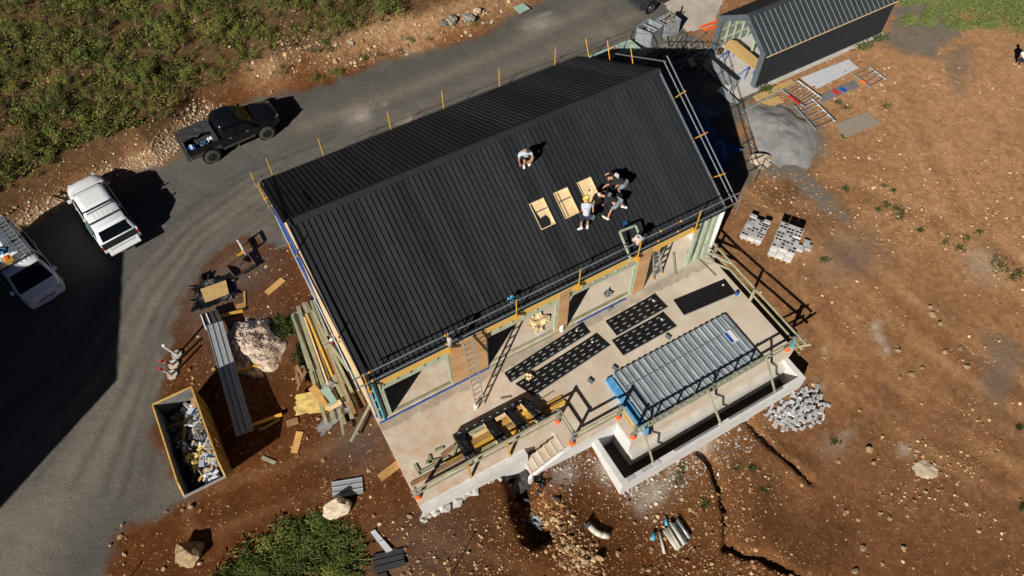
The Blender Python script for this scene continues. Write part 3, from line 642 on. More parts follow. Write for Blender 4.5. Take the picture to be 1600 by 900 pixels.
for pa, pb in (((1146, 318), (1037, 95)), ((1152, 315), (1042, 87))):
    MB().tube(onu(*pa, 17.9), onu(*pb, 17.9), .03, 8).build('rail', M['tube'], g)
MB().tube(onu(962, 84, 17.9), onu(1040, 96, 17.9), .03, 8).build('rail', M['tube'], g)
for pa, pb in (((1050, 156), (1071, 142)), ((1080, 219), (1105, 207)), ((1109, 279), (1133, 271))):
    p = post(g, onu(*pa, 17.9), onu(*pb, 17.9)); q = onu(*pa, 17.9); MB().beam(q, (RL+.14, q.y, q.z), .05, .05).build('bracket', M['yellow'], p)
for pa, pb in (((920, 88), (915, 60)), ((953, 95), (949, 63)), ((989, 101), (985, 71))):
    p = post(g, onu(*pa, 17.9), onu(*pb, 17.9)); q = onu(*pa, 17.9); MB().beam(q, (RL+.14, q.y, q.z), .05, .05).build('bracket', M['yellow'], p)
pa, pb = onu(915, 62, 17.9), onu(985, 73, 17.9); MB().tube(pa, pb, .012, 6).build('rail', M['wire'], g)
MB().tube((17.9, -.4, 4.6), (17.9, -.4, 3.3), .03).build('post', M['tube'], g)
g = thing('guard_rail', 'roof edge guard rail with grey tubes running up the left gable', 'guard rail', (-.35, 6, 4))
for dz, y1 in ((.15, 12.2), (.55, 7.5)):
    MB().tube((-.3, -.3, ZE+dz), (-.3, RW, ZE+SL*RW+dz), .028, 8).build('rail', M['tube'], g)
    MB().tube((-.3, RW, ZE+SL*RW+dz), (-.3, y1, roofz(min(y1, 11.9))+dz), .028, 8).build('rail', M['tube'], g)
for y in (1.6, 4.8, 8.4, 9.6, 11.8):
    z = roofz(y); p = post(g, (-.3, y, z-.1), (-.3, y, z+.85)); MB().beam((-.3, y, z-.02), (-.14, y, z-.02), .05, .05).build('bracket', M['yellow'], p)
MB().tube((-.75, 1.6, roofz(1.6)+.2), (-.2, 1.6, roofz(1.6)+.2), .025).build('brace', M['tube'], g)
MB().tube((-.85, 5.4, roofz(5.4)-.2), (-.2, 5.4, roofz(5.4)-.2), .025).build('brace', M['tube'], g)
# access gate at the eave
g = thing('access_frame', 'pale green timber access frame standing at the eave above the entrance', 'frame', (12.8, .2, 3.7))
fr = [at(985, 404, 3.75), at(968, 362, 4.7), at(993, 352.5, 4.7), at(999, 368, 4.35)]
for a, b in zip(fr, fr[1:]): MB().beam(a, b, .07, .07).build('rail', M['pine'], g)
MB().beam(fr[0], (fr[0].x, fr[0].y, 3.5), .07, .07).build('post', M['pine'], g)
MB().beam(fr[3], (fr[3].x, fr[3].y, roofz(max(fr[3].y, 0))), .07, .07).build('post', M['pine'], g)
b = MB(); crumple(b, at(997, 371, 5.0), .42, .36, .4, .12, 7, 8, drape=.2)
o = solo(b, 'cloth_bundle', mat('red_white_cloth', (.75, .73, .70), (.50, .10, .06), 5, .9), 'crumpled red and white cloth over the guard post above the entrance', 'cloth', smooth=True)
MB().tube((0, 0, -.25), (.02, 0, .12), .09, 8, .14).build('bundle_tail', M['white'], o, local=True)
b = MB(); b.tube(at(703, 541, 4.5), at(702, 528, 5.1), .07, 8, .11)
solo(b, 'glove', M['pvc'], 'tan work glove stuck on the guard post by the aluminium ladder', 'glove', smooth=True)
b = MB(); crumple(b, at(799, 469, 4.2)+Vector((0, 0, .1)), .30, .22, .3, .05, 9, 6)
solo(b, 'tool_pouch', M['cyan'], 'small teal tool pouch lying on the roof by the gutter', 'pouch')
b = MB(); crumple(b, roofp(977, 352)+Vector((0, 0, .12)), .34, .20, 1.2, .06, 11, 6)
solo(b, 'tool_pouch', M['tarp'], 'dark blue tool pouch on the roof behind the access frame', 'pouch')

# ------------------------------------------------------------------ ladders
L = thing('ladder', 'aluminium extension ladder leaning on the eave in front of the plywood', 'ladder', (4.2, -1.0, 0))
a0, a1, b0, b1 = Vector((3.86, -1.62, .0)), Vector((4.27, -1.54, .0)), Vector((4.10, -.42, 3.95)), Vector((4.50, -.42, 3.95))
for a, b in ((a0, b0), (a1, b1)): MB().beam(a, b, .035, .075, (0, -1, .3)).build('stile', M['alu'], L)
for i in range(1, 14): t_ = i/14; MB().beam(a0.lerp(b0, t_), a1.lerp(b1, t_), .035, .035).build('rung', M['alu'], L)
L = thing('step_ladder', 'aluminium step ladder with yellow feet standing in the entrance bay', 'ladder', (14.2, 1.2, 0))
top = at(1025, 388, 2.3); fl = [at(1021, 437, 0.003), at(1034, 427, 0.003)]; tl = [top+Vector((-.14, 0, 0)), top+Vector((.14, .0, 0))]
bl = [Vector((fl[0].x, fl[0].y+1.1, .003)), Vector((fl[1].x, fl[1].y+1.1, .003))]
for q in (fl, bl):
    for a, b in zip(q, tl): MB().beam(a, b, .04, .07).build('stile', M['alu'], L)
for i in range(1, 8): t_ = i/8; MB().beam(fl[0].lerp(tl[0], t_), fl[1].lerp(tl[1], t_), .08, .03).build('tread', M['alu'], L)
MB().box(top, (.36, .25, .06)).build('top_cap', M['yellow'], L)
for a in fl: MB().box(a+Vector((0, 0, .04)), (.08, .1, .08)).build('foot', M['yellow'], L)

# ------------------------------------------------------------------ terrace balustrade (temporary timber)
B = thing('timber_handrail', 'temporary pale green timber handrail around the terrace with orange post boots', 'handrail', (9, -5, 0))
def rail(a, b, w=.05, h=.09, m='tpine', nm='rail'): return MB().beam(a, b, w, h).build(nm, M[m], B)
def bpost(x, y, z1=1.1, boot=True, z0=.003, m='grey'):
    p = MB().bx(x-.05, x+.05, y-.05, y+.05, z0, z1).build('post', M[m], B)
    if boot: MB().lathe([(.13, z0), (.13, z0+.06), (.075, z0+.16), (.07, z0+.18)], 10, (x, y, 0)).build('post_boot', M['orange'], p)
for x, y in ((.05, -3.80), (6.58, -3.80), (6.58, -4.93), (8.90, -4.93), (8.95, -5.98), (17.3, -6.0)): bpost(x, y, 1.12, m='wire' if x < 1 else 'grey')
for x, y in ((17.45, -.45), (17.45, -3.2)): bpost(x, y, 1.12, False, m='tpine')
for z in (1.02, .55):
    rail((-.2, -3.87, z), (6.62, -3.87, z)); rail((6.66, -3.80, z), (6.66, -4.95, z)); rail((6.62, -5.0, z), (8.95, -5.0, z))
    rail((8.93, -6.06, z), (17.75, -6.06, z)); rail((17.53, .15, z+.02), (17.53, -6.5, z+.02))
rail((8.99, -4.95, 1.02), (8.99, -5.9, 1.02)); rail((8.99, -4.95, .55), (8.99, -5.95, .55), m='yellow')
rail((16.9, -.35, 1.05), (17.6, -1.6, 1.0), m='offw'); rail((16.85, -.40, .6), (17.55, -1.5, .55))
for x in (9.8, 10.9, 11.9, 12.9, 14.0, 14.9): MB().bx(x-.045, x+.045, -6.03, -5.985, .16, 1.05).build('baluster', M['tpine'], B)
for a, b in (((9.2, -6.06, 1.02), (9.2, -7.2, -.56)), ((12.5, -6.1, 1.02), (12.75, -7.22, -.56)), ((15.65, -6.1, 1.02), (15.75, -7.25, -.56))): rail(a, b, .06, .08, nm='brace')
for x in (2.25, 4.05): rail((x, -4.15, .006), (x, -3.93, 1.02), .09, .09, 'wood', 'prop')
for a, b in (((17.2, -5.9, .02), (17.75, -6.6, 1.0)), ((17.3, -6.3, .5), (18.0, -6.2, .6))): rail(a, b, .05, .08, 'tpine', 'brace')
o = MB().tube(at(1237, 543, .8), at(1246, 522, 1.0), .045).build('clamp', M['cyan'], B)
# ------------------------------------------------------------------ steel decking on the planter block
D = thing('steel_decking', 'galvanised ribbed steel decking sheets laid over the planter block', 'steel decking', (12.9, -4.6, .1))
du = 6.25/20
for i in range(20):
    x = 9.78+i*du; prof = [(0, .0), (.02, .05), (.10, .05), (.12, 0), (.19, 0), (.20, .02), (.22, .02), (.23, 0), (du-.004, 0)]
    vs = [(x+a, v, .14+b) for v in (-6.0, -3.17) for a, b in prof]; n = len(prof)
    MB().add(vs, [(j, j+1, n+j+1, n+j) for j in range(n-1)]).build('deck_sheet', M['galv'], D)
for y in (-5.85, -4.6, -3.3): MB().bx(9.75, 16.05, y-.04, y+.04, .006, .135).build('joist', M['tpine'], D)
MB().bx(9.9, 16.0, -4.02, -3.99, .195, .20).build('strap', M['grey'], D)
lb = at(1142, 526, .2); R = Matrix.Rotation(.0, 3, 'Z')
s = MB().box((lb.x, lb.y, .2), (.42, .62, .008)).build('product_label', M['white'], D)
MB().box((lb.x-.10, lb.y, .207), (.16, .56, .004)).build('label_print', M['blue'], s)
b = MB().bx(9.36, 9.70, -6.25, -3.25, .01, .16)
o = solo(b, 'wrapped_beam', M['ltblue'], 'beam wrapped in light blue film beside the steel decking', 'beam')
for k in range(7): MB().ball((-.1 if k % 2 else .1, -1.3+k*.42, .15), .025, 6, 4).build('fixing', M['galv'], o, local=True)
# ------------------------------------------------------------------ black panels on the terrace
def panel(cs, rows, cols, label, z=.012, name='slotted_panel', rolled=True):
    P = [at(a, b, z) for a, b in cs]; c = sum(P, Vector())/4; o = thing(name, label, 'panel', (c.x, c.y, z), group='black panels on the terrace')
    vs = []; n = 12
    for j in range(2):
        for i in range(n+1):
            t_ = i/n; q = P[0].lerp(P[1], t_) if j == 0 else P[3].lerp(P[2], t_); vs.append(q+Vector((0, 0, .02+.05*max(0, t_-.85)*5*(1 if rolled else 0))))
    MB().add(vs+[v-Vector((0, 0, .014)) for v in vs], [(i, i+1, n+2+i, n+1+i) for i in range(n)]+[(2*n+2+i, 3*n+3+i, 3*n+4+i, 2*n+3+i) for i in range(n)]+[(i, 2*n+2+i, 2*n+3+i, i+1) for i in range(n)]+[(n+1+i, n+2+i, 3*n+4+i, 3*n+3+i) for i in range(n)]).build('sheet', M['paneldark'], o)
    if rows:
        for r_ in range(rows):
            for k in range(cols):
                a = (k+.5+.22*(r_ % 2))/(cols+.3); b_ = (r_+.6)/(rows+.2); q = P[0].lerp(P[1], a).lerp(P[3].lerp(P[2], a), b_); d = (P[1]-P[0]).normalized(); d2 = Vector((-d.y, d.x, 0))
                zz = .028+.05*max(0, a-.85)*5
                MB().prism([q-d*.09-d2*.02+Vector((0,0,zz)), q+d*.09-d2*.02+Vector((0,0,zz)), q+d*.09+d2*.02+Vector((0,0,zz)), q-d*.09+d2*.02+Vector((0,0,zz))], (0, 0, .004)).build('slot', M['slot'], o)
    q = P[0].lerp(P[1], .9).lerp(P[3].lerp(P[2], .9), .3); MB().lathe([(.05, .04), (.05, .06)], 8, q).build('weight', M['white'], o)
    MB().tube(P[3]+Vector((0, 0, .03)), P[2]+Vector((0, 0, .05)), .025, 6).build('edge_strip', M['grey'], o)
panel([(788,583),(909,505),(921,521),(798,598)], 3, 10, 'long black slotted panel nearest the building wall on the terrace')
panel([(805,600),(931,522),(952,541),(834,619)], 4, 10, 'wide black slotted panel beside the wrapped timber pack')
panel([(946,502),(1022,460),(1042,481),(964,525)], 4, 6, 'short black slotted panel second from the building, near the entrance')
panel([(956,532),(1035,489),(1056,511),(974,556)], 4, 6, 'short black slotted panel between the other panels and the steel decking')
panel([(1052,469),(1132,436),(1150,459),(1069,493)], 0, 0, 'plain black sheet without slots lying near the right terrace edge', rolled=False, name='black_sheet')
# ------------------------------------------------------------------ wrapped timber pack
K = thing('timber_pack', 'pack of yellow timbers in torn black wrap beside the terrace rail', 'timber pack', (4.4, -2.9, .0))
A, Bq, Cq, Dq = at(707, 678, .42), at(819, 619, .42), at(853, 652, .42), at(729, 718, .42)
def qd(s, t_): return A.lerp(Bq, s).lerp(Dq.lerp(Cq, s), t_)
def wrapbar(s0, s1, t0, t1, dz=0):
    P = [qd(s0, t0), qd(s1, t0), qd(s1, t1), qd(s0, t1)]; vs = []; n = 6
    for j in range(n+1):
        for i in range(n+1):
            q = P[0].lerp(P[1], i/n).lerp(P[3].lerp(P[2], i/n), j/n); e = min(i, n-i, j, n-j); vs.append((q.x, q.y, q.z+dz+(-.06 if e == 0 else 0)+rr.uniform(-.02, .02)))
    b = MB().add(vs, [(j*(n+1)+i, j*(n+1)+i+1, (j+1)*(n+1)+i+1, (j+1)*(n+1)+i) for j in range(n) for i in range(n)])
    ring = [P[0], P[1], P[2], P[3]]; 
    for a, c in zip(ring, ring[1:]+ring[:1]): b.add([(a.x, a.y, a.z+dz-.05), (c.x, c.y, c.z+dz-.05), (c.x, c.y, .006), (a.x, a.y, .006)], [(0, 1, 2, 3)])
    b.build('wrap_strip', M['film'], K)
wrapbar(0, 1, 0, .17)
for k in range(9):
    a, b = qd(.06+k*.105, .085), qd(.09+k*.105, .085); a.z = b.z = .445; MB().beam(a, b, .035, .01).build('wrap_mark', M['slot'], K)
for s in (0, .39, .67, .90): wrapbar(s, s+.12, .175, 1.0)
for q, mats in (((.12, .38), ('tpine', 'tpine', 'cream', 'wood', 'wood', 'brown', 'ywood', 'ywood', 'tpine')), ((.51, .66), ('cream', 'wood', 'wood', 'ywood', 'wood', 'brown', 'wood', 'ywood', 'ywood')), ((.79, .89), ('wood', 'ywood', 'ywood', 'ywood', 'ywood', 'ywood', 'ywood', 'ywood', 'tpine'))):
    for i, mt in enumerate(mats):
        t_ = .22+.74*(i+.5)/len(mats); e = rr.uniform(-.02, .05); a = qd(q[0]+.04+e, t_); b = qd(q[1], t_); a.z = b.z = .36+rr.uniform(0, .09)
        MB().beam(a, b, .16, .06).build('plank', M[mt], K)
    a, b = qd(q[1]+.004, .18), qd(q[1]+.004, .98); a.z = b.z = .30; MB().beam(a, b, .03, .28).build('divider_board', M['cream'], K)
# loose lengths around the pack
def plank(p1, p2, w, th, m, label, z=None, name='plank', group=None, cat='plank', dz=0.0):
    if z is None: a, b = gp(*p1), gp(*p2); a.z += .0; b.z += .0
    else: a, b = at(*p1, z), at(*p2, z)
    d = Vector((0, 0, th/2+.006+dz)); return solo(MB().beam(a+d, b+d, w, th), name, M[m], label, cat, group)
GL = 'loose timbers on the terrace'
for p1, p2, w, m, lb, z in (((642,758),(735,708),.16,'brown','long brown plank on the terrace edge beside the rail',0),((655,740),(702,715),.14,'tpine','green grey length lying just above the long brown plank on the terrace',.0),
    ((648,727),(657,743),.14,'tpine','short green offcut nearest the left terrace edge',0),((671,712),(673,724),.13,'tpine','upright looking green offcut near the black wrapped pack',.0),((665,724),(690,718),.12,'tpine','green offcut joined across the short upright one',.0),
    ((679,706),(693,700),.10,'tpine','small pale green batten left of the wrapped pack',0),((690,713),(712,697),.18,'brown','brown board end poking out left of the wrapped pack',0),((696,722),(722,708),.14,'ywood','bright yellow plank end left of the wrapped pack',.0),
    ((708,712),(715,694),.09,'tpine','thin green batten slanting by the left end of the pack',.06),((700,738),(738,722),.12,'tpine','pale green rail offcut beneath the left handrail',0),
    ((782,624),(798,621),.06,'tpine','thin grey green batten between ladder and slotted panels',0),((842,627),(864,613),.04,'tpine','thin grey rod on the slab right of the wrapped pack',0),
    ((846,638),(878,621),.14,'ywood','upper yellow plank at the right end of the pack',.0),((851,645),(883,628),.16,'ywood','lower yellow plank at the right end of the pack',.02),((855,650),(872,641),.14,'tpine','green plank end under the handrail right of the pack',0),
    ((950,487),(956,481),.11,'tpine','short pale batten standing between panels and building',0),((1052,396),(1055,430),.10,'tpine','green post length lying in the entrance bay',0),((1089,404),(1118,432),.05,'tpine','thin dark batten lying below the corner studs',0)):
    plank(p1, p2, w, .06, m, lb, z, group=GL)
for (a, b), lb in (((922,597), 'small grey block on the slab left of the blue wrapped beam'), ((960,577), 'small grey block at the upper left corner of the decking'), ((1043,528), 'small grey block against the upper edge of the decking'), ((1046,524), None), ((1171,547), 'flat grey box on the slab right of the decking')):
    if lb:
        p = at(a, b, .003); big = a > 1100; q = MB().box(p+Vector((0, 0, .06)), (.34, .42, .05) if big else (.14, .26, .12), Matrix.Rotation(.3, 3, 'Z')); solo(q, 'concrete_block', M['grey'], lb, 'block')
p = at(744, 637, .003); o = thing('paint_bucket', 'small white paint tin with green label by the ladder foot', 'tin', tuple(p))
MB().lathe([(.10, 0), (.11, .02), (.11, .26), (.10, .27)], 12).build('tin', M['white'], o, local=True); MB().lathe([(.112, .08), (.112, .2)], 12).build('tin_label', M['mgreen'], o, local=True)
p = at(877, 516, .003); solo(MB().lathe([(.11, 0), (.11, .42), (.08, .44)], 12, p), 'white_bottle', M['white'], 'white bottle standing at the foot of the narrow plywood pier', 'bottle')
p = at(1148, 462, .003); solo(MB().ball(p+Vector((0.1, 0, .1)), (.1, .1, .1)), 'blue_ball', M['blue'], 'small blue cap at the right edge of the terrace', 'cap')
b = MB(); crumple(b, at(841, 503, .08), .9, .7, .5, .10, 31, 9, ragged=.3); solo(b, 'paper_wrap', M['cream'], 'crumpled cream paper wrap on the floor in the second bay', 'paper')
b = MB(); b.box(at(843, 517, .03), (.4, .3, .04), Matrix.Rotation(.3, 3, 'Z')); solo(b, 'white_board', M['mesh_white'], 'small white board on the floor in the second bay', 'board')
b = MB(); crumple(b, at(950, 459, .1), .4, .3, .2, .08, 33, 7); solo(b, 'tool_bag', M['grey'], 'small grey tool bag on the floor in the third bay', 'bag')
b = MB(); b.beam(at(1075, 395, .05), at(1080, 385, .05), .12, .1); solo(b, 'nail_gun', M['red'], 'small red tool on the floor beside the corner studs', 'tool')
b = MB(); crumple(b, at(826, 588, .12), .3, .35, .2, .10, 35, 7); solo(b, 'rag', M['cream'], 'crumpled cream rag on the black slotted panel', 'rag')
p = at(1175, 640, -.55)

# ================================================================== left side of the site
def quadsheet(cs, z, th, m, name, label, cat, group=None, ribs=0, parts=None, lift=0.0):
    """flat sheet through four photo corners lying on the ground (z None) or at height z"""
    P = [gp(a, b, lift) if z is None else at(a, b, z) for a, b in cs]
    if z is None:
        zz = max(p.z for p in P)+.02
        P = [at(a, b, zz) for a, b in cs]
    c = sum(P, Vector())/4; o = thing(name, label, cat, (c.x, c.y, P[0].z), group=group)
    if ribs:
        for i in range(ribs):
            s0, s1 = i/ribs, (i+1)/ribs; q = [P[0].lerp(P[3], s0), P[1].lerp(P[2], s0), P[1].lerp(P[2], s1-.02/ribs), P[0].lerp(P[3], s1-.02/ribs)]
            b = MB().prism(q, (0, 0, th)); w = .10
            r = [q[0], q[1], q[1].lerp(q[2], w), q[0].lerp(q[3], w)]; b.prism([p+Vector((0, 0, th+.002)) for p in r], (0, 0, .035)); b.build('sheet_pan', m, o)
    else: MB().prism(P, (0, 0, th)).build('sheet', m, o)
    return o
# ---- skip bin
K = thing('skip_bin', 'open yellow rimmed skip bin full of building rubbish beside the gravel', 'skip bin', (-7.12, 2.6, -.3))
_s0, _s1, _s2 = at(238, 631, 1.6), at(300, 607, 1.6), at(289, 777, 1.25)
xa, xb, ya, yb, zb, zt, zf = _s0.x-.0, _s1.x, _s2.y, (_s0.y+_s1.y)/2, -.3, 1.6, 1.25
side = [(yb, zb), (yb, zt), (ya+.55, zt), (ya, zf), (ya+.95, zb)]
binm = mat('skip_steel', (.20, .21, .20), (.13, .14, .14), 2.5, .7); biny = mat('skip_yellow', (.34, .20, .05), (.20, .12, .04), 3.5, .6); binr = mat('skip_rim', (.70, .45, .14), (.50, .29, .07), 4, .55)
for x, s in ((xa, 1), (xb, -1)):
    MB().prism([(x, y, z) for y, z in side], (.05*s, 0, 0)).build('side_wall', binm, K)
    MB().prism([(x-.003*s, y, z-(0 if z < 0 else .05)) for y, z in side], (-.03*s, 0, 0)).build('outer_skin', biny, K)
    for (y0, z0), (y1, z1) in zip(side[1:3], side[2:4]): MB().beam((x, y0, z0+.03), (x, y1, z1+.03), .06, .05).build('rim', binr, K)
    for y in (1.6, 2.4, 3.2, 4.0): MB().bx(min(x-.034*s, x-.07*s), max(x-.034*s, x-.07*s), y-.05, y+.05, zb+.1, zt-.08).build('rib', biny, K)
MB().bx(xa+.055, xb-.055, yb-.05, yb-.003, zb, zt).build('end_wall', binm, K); MB().bx(xa, xb, yb-.03, yb+.03, zt+.004, zt+.055).build('rim', binr, K)
MB().prism([(xa+.055, ya+.004, zf), (xb-.055, ya+.004, zf), (xb-.055, ya+.95, zb), (xa+.055, ya+.95, zb)], (0, .05, .02)).build('end_wall', binm, K); MB().bx(xa-.03, xb+.03, ya-.045, ya+.045, zf+.004, zf+.07).build('rim', M['offw'], K)
MB().bx(xa+.06, xb-.06, ya+1.0, yb-.06, zb+.02, zb+.08).build('floor', binm, K)
GR = 'rubbish in the skip bin'
rr = random.Random(11); rm = [M['grey'], M['dkgrey'], M['brown'], M['mesh_white'], M['tarp'], M['scrap'], M['offw'], M['pvc']]
R_ = thing('rubbish', 'mixed dark rubbish heap of offcuts and bags filling the skip bin', 'rubbish', (-7.12, 2.6, -.2))
for i, mt in enumerate(rm):
    b = MB()
    for k in range(26):
        x, y = rr.uniform(xa+.25, xb-.2), rr.uniform(ya+.55, yb-.3); z = .35+.75*(x-xa)/(xb-xa)+rr.uniform(0, .2)
        R3 = Matrix.Rotation(rr.uniform(0, 6), 3, 'Z') @ Matrix.Rotation(rr.uniform(-.5, .5), 3, 'X')
        b.box((x, y, z), (rr.uniform(.08, .5), rr.uniform(.05, .25), rr.uniform(.02, .12)), R3)
    if mt in (M['mesh_white'], M['offw'], M['pvc']):
        for k in range(9):
            x, y = rr.uniform(xa+.75, xb-.15), rr.uniform(ya+.5, yb-.9); R3 = Matrix.Rotation(rr.uniform(0, 6), 3, 'Z') @ Matrix.Rotation(rr.uniform(-.6, .6), 3, 'X')
            b.box((x, y, .85+.35*(x-xa)/(xb-xa)+rr.uniform(0, .12)), (rr.uniform(.1, .45), rr.uniform(.05, .25), rr.uniform(.01, .06)), R3)
    b.build('rubbish_layer', mt, R_, kind='stuff')
b = MB().prism([at(309, 645, 1.0), at(318, 640, 1.05), at(327, 670, 1.1), at(322, 675, 1.0), at(316, 672, .98), at(311, 677, .95), at(305, 668, .9)], (0, 0, .02)); solo(b, 'plasterboard', M['offw'], 'torn grey plasterboard sheet leaning on top of the skip rubbish', 'plasterboard', GR)
for px, py, sx, sy, m, sd, lb in ((322, 688, .55, .6, 'foil', 3, 'crumpled silver foil bag in the middle of the skip'), (318, 682, .5, .35, 'grey', 4, 'grey torn bag below the plasterboard in the skip'), (312, 714, .95, .75, 'insul', 5, 'torn yellow insulation sheet lying on the skip rubbish'), (330, 745, .55, .45, 'mesh_white', 6, 'crumpled white bag in the lower right skip corner'), (287, 700, .35, .7, 'foil', 8, 'silver strip of foil on the shaded side of the skip'), (330, 731, .22, .2, 'red', 12, 'small red wrapper in the skip beside the white bag'), (335, 693, .3, .6, 'cream', 14, 'cream board scrap along the skip right wall')):
    b = MB(); crumple(b, at(px, py, 1.1), sx, sy, .3, .16, sd, 12, ragged=.25); solo(b, 'waste_sheet', M[m], lb, 'rubbish', GR)
for p1, p2, m, lb in (((262, 668), (287, 662), 'brown', 'brown stick across the shaded end of the skip'), ((290, 650), (286, 690), 'wood', 'plank lying lengthwise in the skip middle'), ((272, 690), (285, 672), 'brown', 'bent brown batten in the shaded part of the skip'), ((310, 752), (322, 735), 'wood', 'short orange timber offcut in the skip lower end'), ((318, 752), (328, 738), 'cream', 'cream timber offcut in the skip lower end'), ((328, 738), (336, 730), 'cream', 'small cream stick beside the red wrapper in the skip')):
    b = MB().beam(at(*p1, 1.0), at(*p2, 1.05), .10, .05); solo(b, 'waste_timber', M[m], lb, 'timber', GR)
t_ = at(289, 749, .7); b = MB(); n = 16
for i in range(n):
    a, c = 2*math.pi*i/n, 2*math.pi*(i+1)/n; b.tube((t_.x+.22*math.cos(a), t_.y+.22*math.sin(a), t_.z), (t_.x+.22*math.cos(c), t_.y+.22*math.sin(c), t_.z), .06, 6)
solo(b, 'tyre', M['tarp'], 'round dark coil of hose in the lower left of the skip', 'hose', GR)
# ---- stack of roof sheets on bearers
o = quadsheet([(323, 510), (370, 682), (397, 673), (348, 502)], .35, .05, M['sheetgrey'], 'sheet_stack', 'long stack of light grey ribbed roof sheets on timber bearers', 'roof sheets', ribs=3)
MB().prism([at(324, 511, .28), at(371, 681, .28), at(396, 672.5, .28), at(347, 503, .28)], (0, 0, .06)).build('lower_sheets', M['dkgrey'], o)
o = quadsheet([(314, 492), (322, 512), (348, 502), (340, 484)], .22, .05, M['dkgrey'], 'sheet_stack', 'short black ribbed sheets under the upper end of the grey stack', 'roof sheets', ribs=3)
for a, b in (((314, 492), (322, 515)), ((322, 490), (328, 505))): MB().beam(at(*a, .32), at(*b, .32), .05, .04).build('strap', M['white'], o)
for p1, p2, lb in (((318, 505), (381, 488), 'yellow timber bearer under the top end of the sheet stack'), ((350, 590), (407, 573), 'yellow timber bearer under the middle of the sheet stack'), ((372, 678), (442, 650), 'yellow timber bearer under the lower end of the sheet stack')):
    a, c = gp(*p1), gp(*p2); d = (c-a); a = a + d*.1; zz = .22
    b = MB().beam((a.x, a.y, (hz(a.x, a.y)+zz)/2), (c.x, c.y, (hz(c.x, c.y)+zz)/2-.08), .11, .12); solo(b, 'timber_bearer', M['ywood'], lb, 'timber')
plank((395, 584), (404, 579), .3, .08, 'ywood', 'short yellow offcut beside the middle bearer', group='yellow offcuts')
plank((333, 577), (337, 581), .14, .1, 'wood', 'small orange block left of the sheet stack', group='yellow offcuts')
plank((411, 671), (438, 655), .09, .07, 'beam', 'thin pale batten beside the lower bearer', group='yellow offcuts')
# ---- traffic bollards
def bollard(px, py, cols, label, lean):
    p = gp(px, py); o = thing('traffic_bollard', label, 'bollard', tuple(p), group='traffic bollards')
    MB().prism([(.24*math.cos(a), .24*math.sin(a), 0) for a in [math.pi/4*k+.39 for k in range(8)]], (0, 0, .09)).build('base', M['pvc'], o, local=True)
    n = len(cols); lx, ly = lean
    for i, c in enumerate(cols):
        z0, z1 = .09+1.05*i/n, .09+1.05*(i+1)/n; MB().tube((lx*z0, ly*z0, z0), (lx*z1, ly*z1, z1), .055, 10).build('tube_band', M[c], o, local=True)
    MB().tube((lx*1.14, ly*1.14, 1.14), (lx*1.24, ly*1.24, 1.24), .05, 10, .065).build('handle', M[cols[-1]], o, local=True)
bollard(277, 555, ('white', 'white', 'white', 'white'), 'plain white traffic bollard, farthest of the three', (-.15, -.1))
bollard(272, 570, ('red', 'white', 'red', 'red', 'white', 'red'), 'red and white striped traffic bollard, middle of the three', (-.2, -.3))
bollard(270, 586, ('red', 'mesh_white', 'white', 'white', 'red'), 'pale pink and white traffic bollard nearest the skip bin', (-.15, -.2))
# ---- excavator bucket
ba, bb = gp(364, 431), gp(396, 411); d = (bb-ba).normalized(); nrm = Vector((d.y, -d.x, 0)); o = thing('excavator_bucket', 'rusty wide excavator bucket with teeth lying on the soil', 'bucket', tuple((ba+bb)/2))
prof = [(.42*math.cos(t)-.05, .36+.36*math.sin(t)) for t in [math.pi*(.98+k*.95/8) for k in range(9)]]
rust = mat('rusty_steel', (.13, .075, .045), (.06, .045, .035), 6, .8)
b = MB(); vs = []
for q in (ba, bb):
    for s in (0, .025):
        for x, z in prof: vs.append(q + nrm*(x*(1-s*2)) + Vector((0, 0, z+s)))
n = len(prof)
b.add(vs, [(i, i+1, 2*n+i+1, 2*n+i) for i in range(n-1)]+[(n+i+1, n+i, 3*n+i, 3*n+i+1) for i in range(n-1)]); b.build('shell', rust, o)
for q in (ba, bb): MB().prism([q+nrm*x+Vector((0, 0, z)) for x, z in prof], d*.03).build('end_plate', rust, o)
for k in range(10):
    q = ba.lerp(bb, (k+.5)/10)+nrm*.36+Vector((0, 0, .30)); MB().beam(q, q+nrm*.14+Vector((0, 0, .05)), .07, .05).build('tooth', M['dkgrey'], o)
q = ba.lerp(bb, .55)-nrm*.1; MB().box(q+Vector((0, 0, .45)), (.25, .3, .2), Matrix.Rotation(math.atan2(d.y, d.x), 3, 'Z')).build('hitch', rust, o)
MB().beam(ba.lerp(bb, .6)-nrm*.45+Vector((0,0,.55)), bb-nrm*.45+Vector((0,0,.55)), .06, .1).build('back_edge', M['yellow'], o)
# ---- white trestle
o = thing('trestle', 'white trestle with yellow tips standing on the gravel edge', 'trestle', tuple(gp(380, 394)))
f0, f1 = gp(378, 386), gp(387, 401); t0 = at(371, 376, f0.z+.85); t1 = at(379, 391, f1.z+.85); off = Vector((.35, .25, 0))
for f, t_ in ((f0, t0), (f1, t1)):
    MB().beam(f, t_, .05, .05).build('leg', M['white'], o); MB().beam(f+off, t_, .05, .05).build('leg', M['white'], o); MB().ball(t_, .06, 8, 5).build('tip', M['yellow'], o)
MB().beam(t0, t1, .06, .12).build('top_bar', M['white'], o); MB().beam(t0.lerp(f0, .5), t1.lerp(f1, .5), .05, .2).build('brace', M['white'], o)
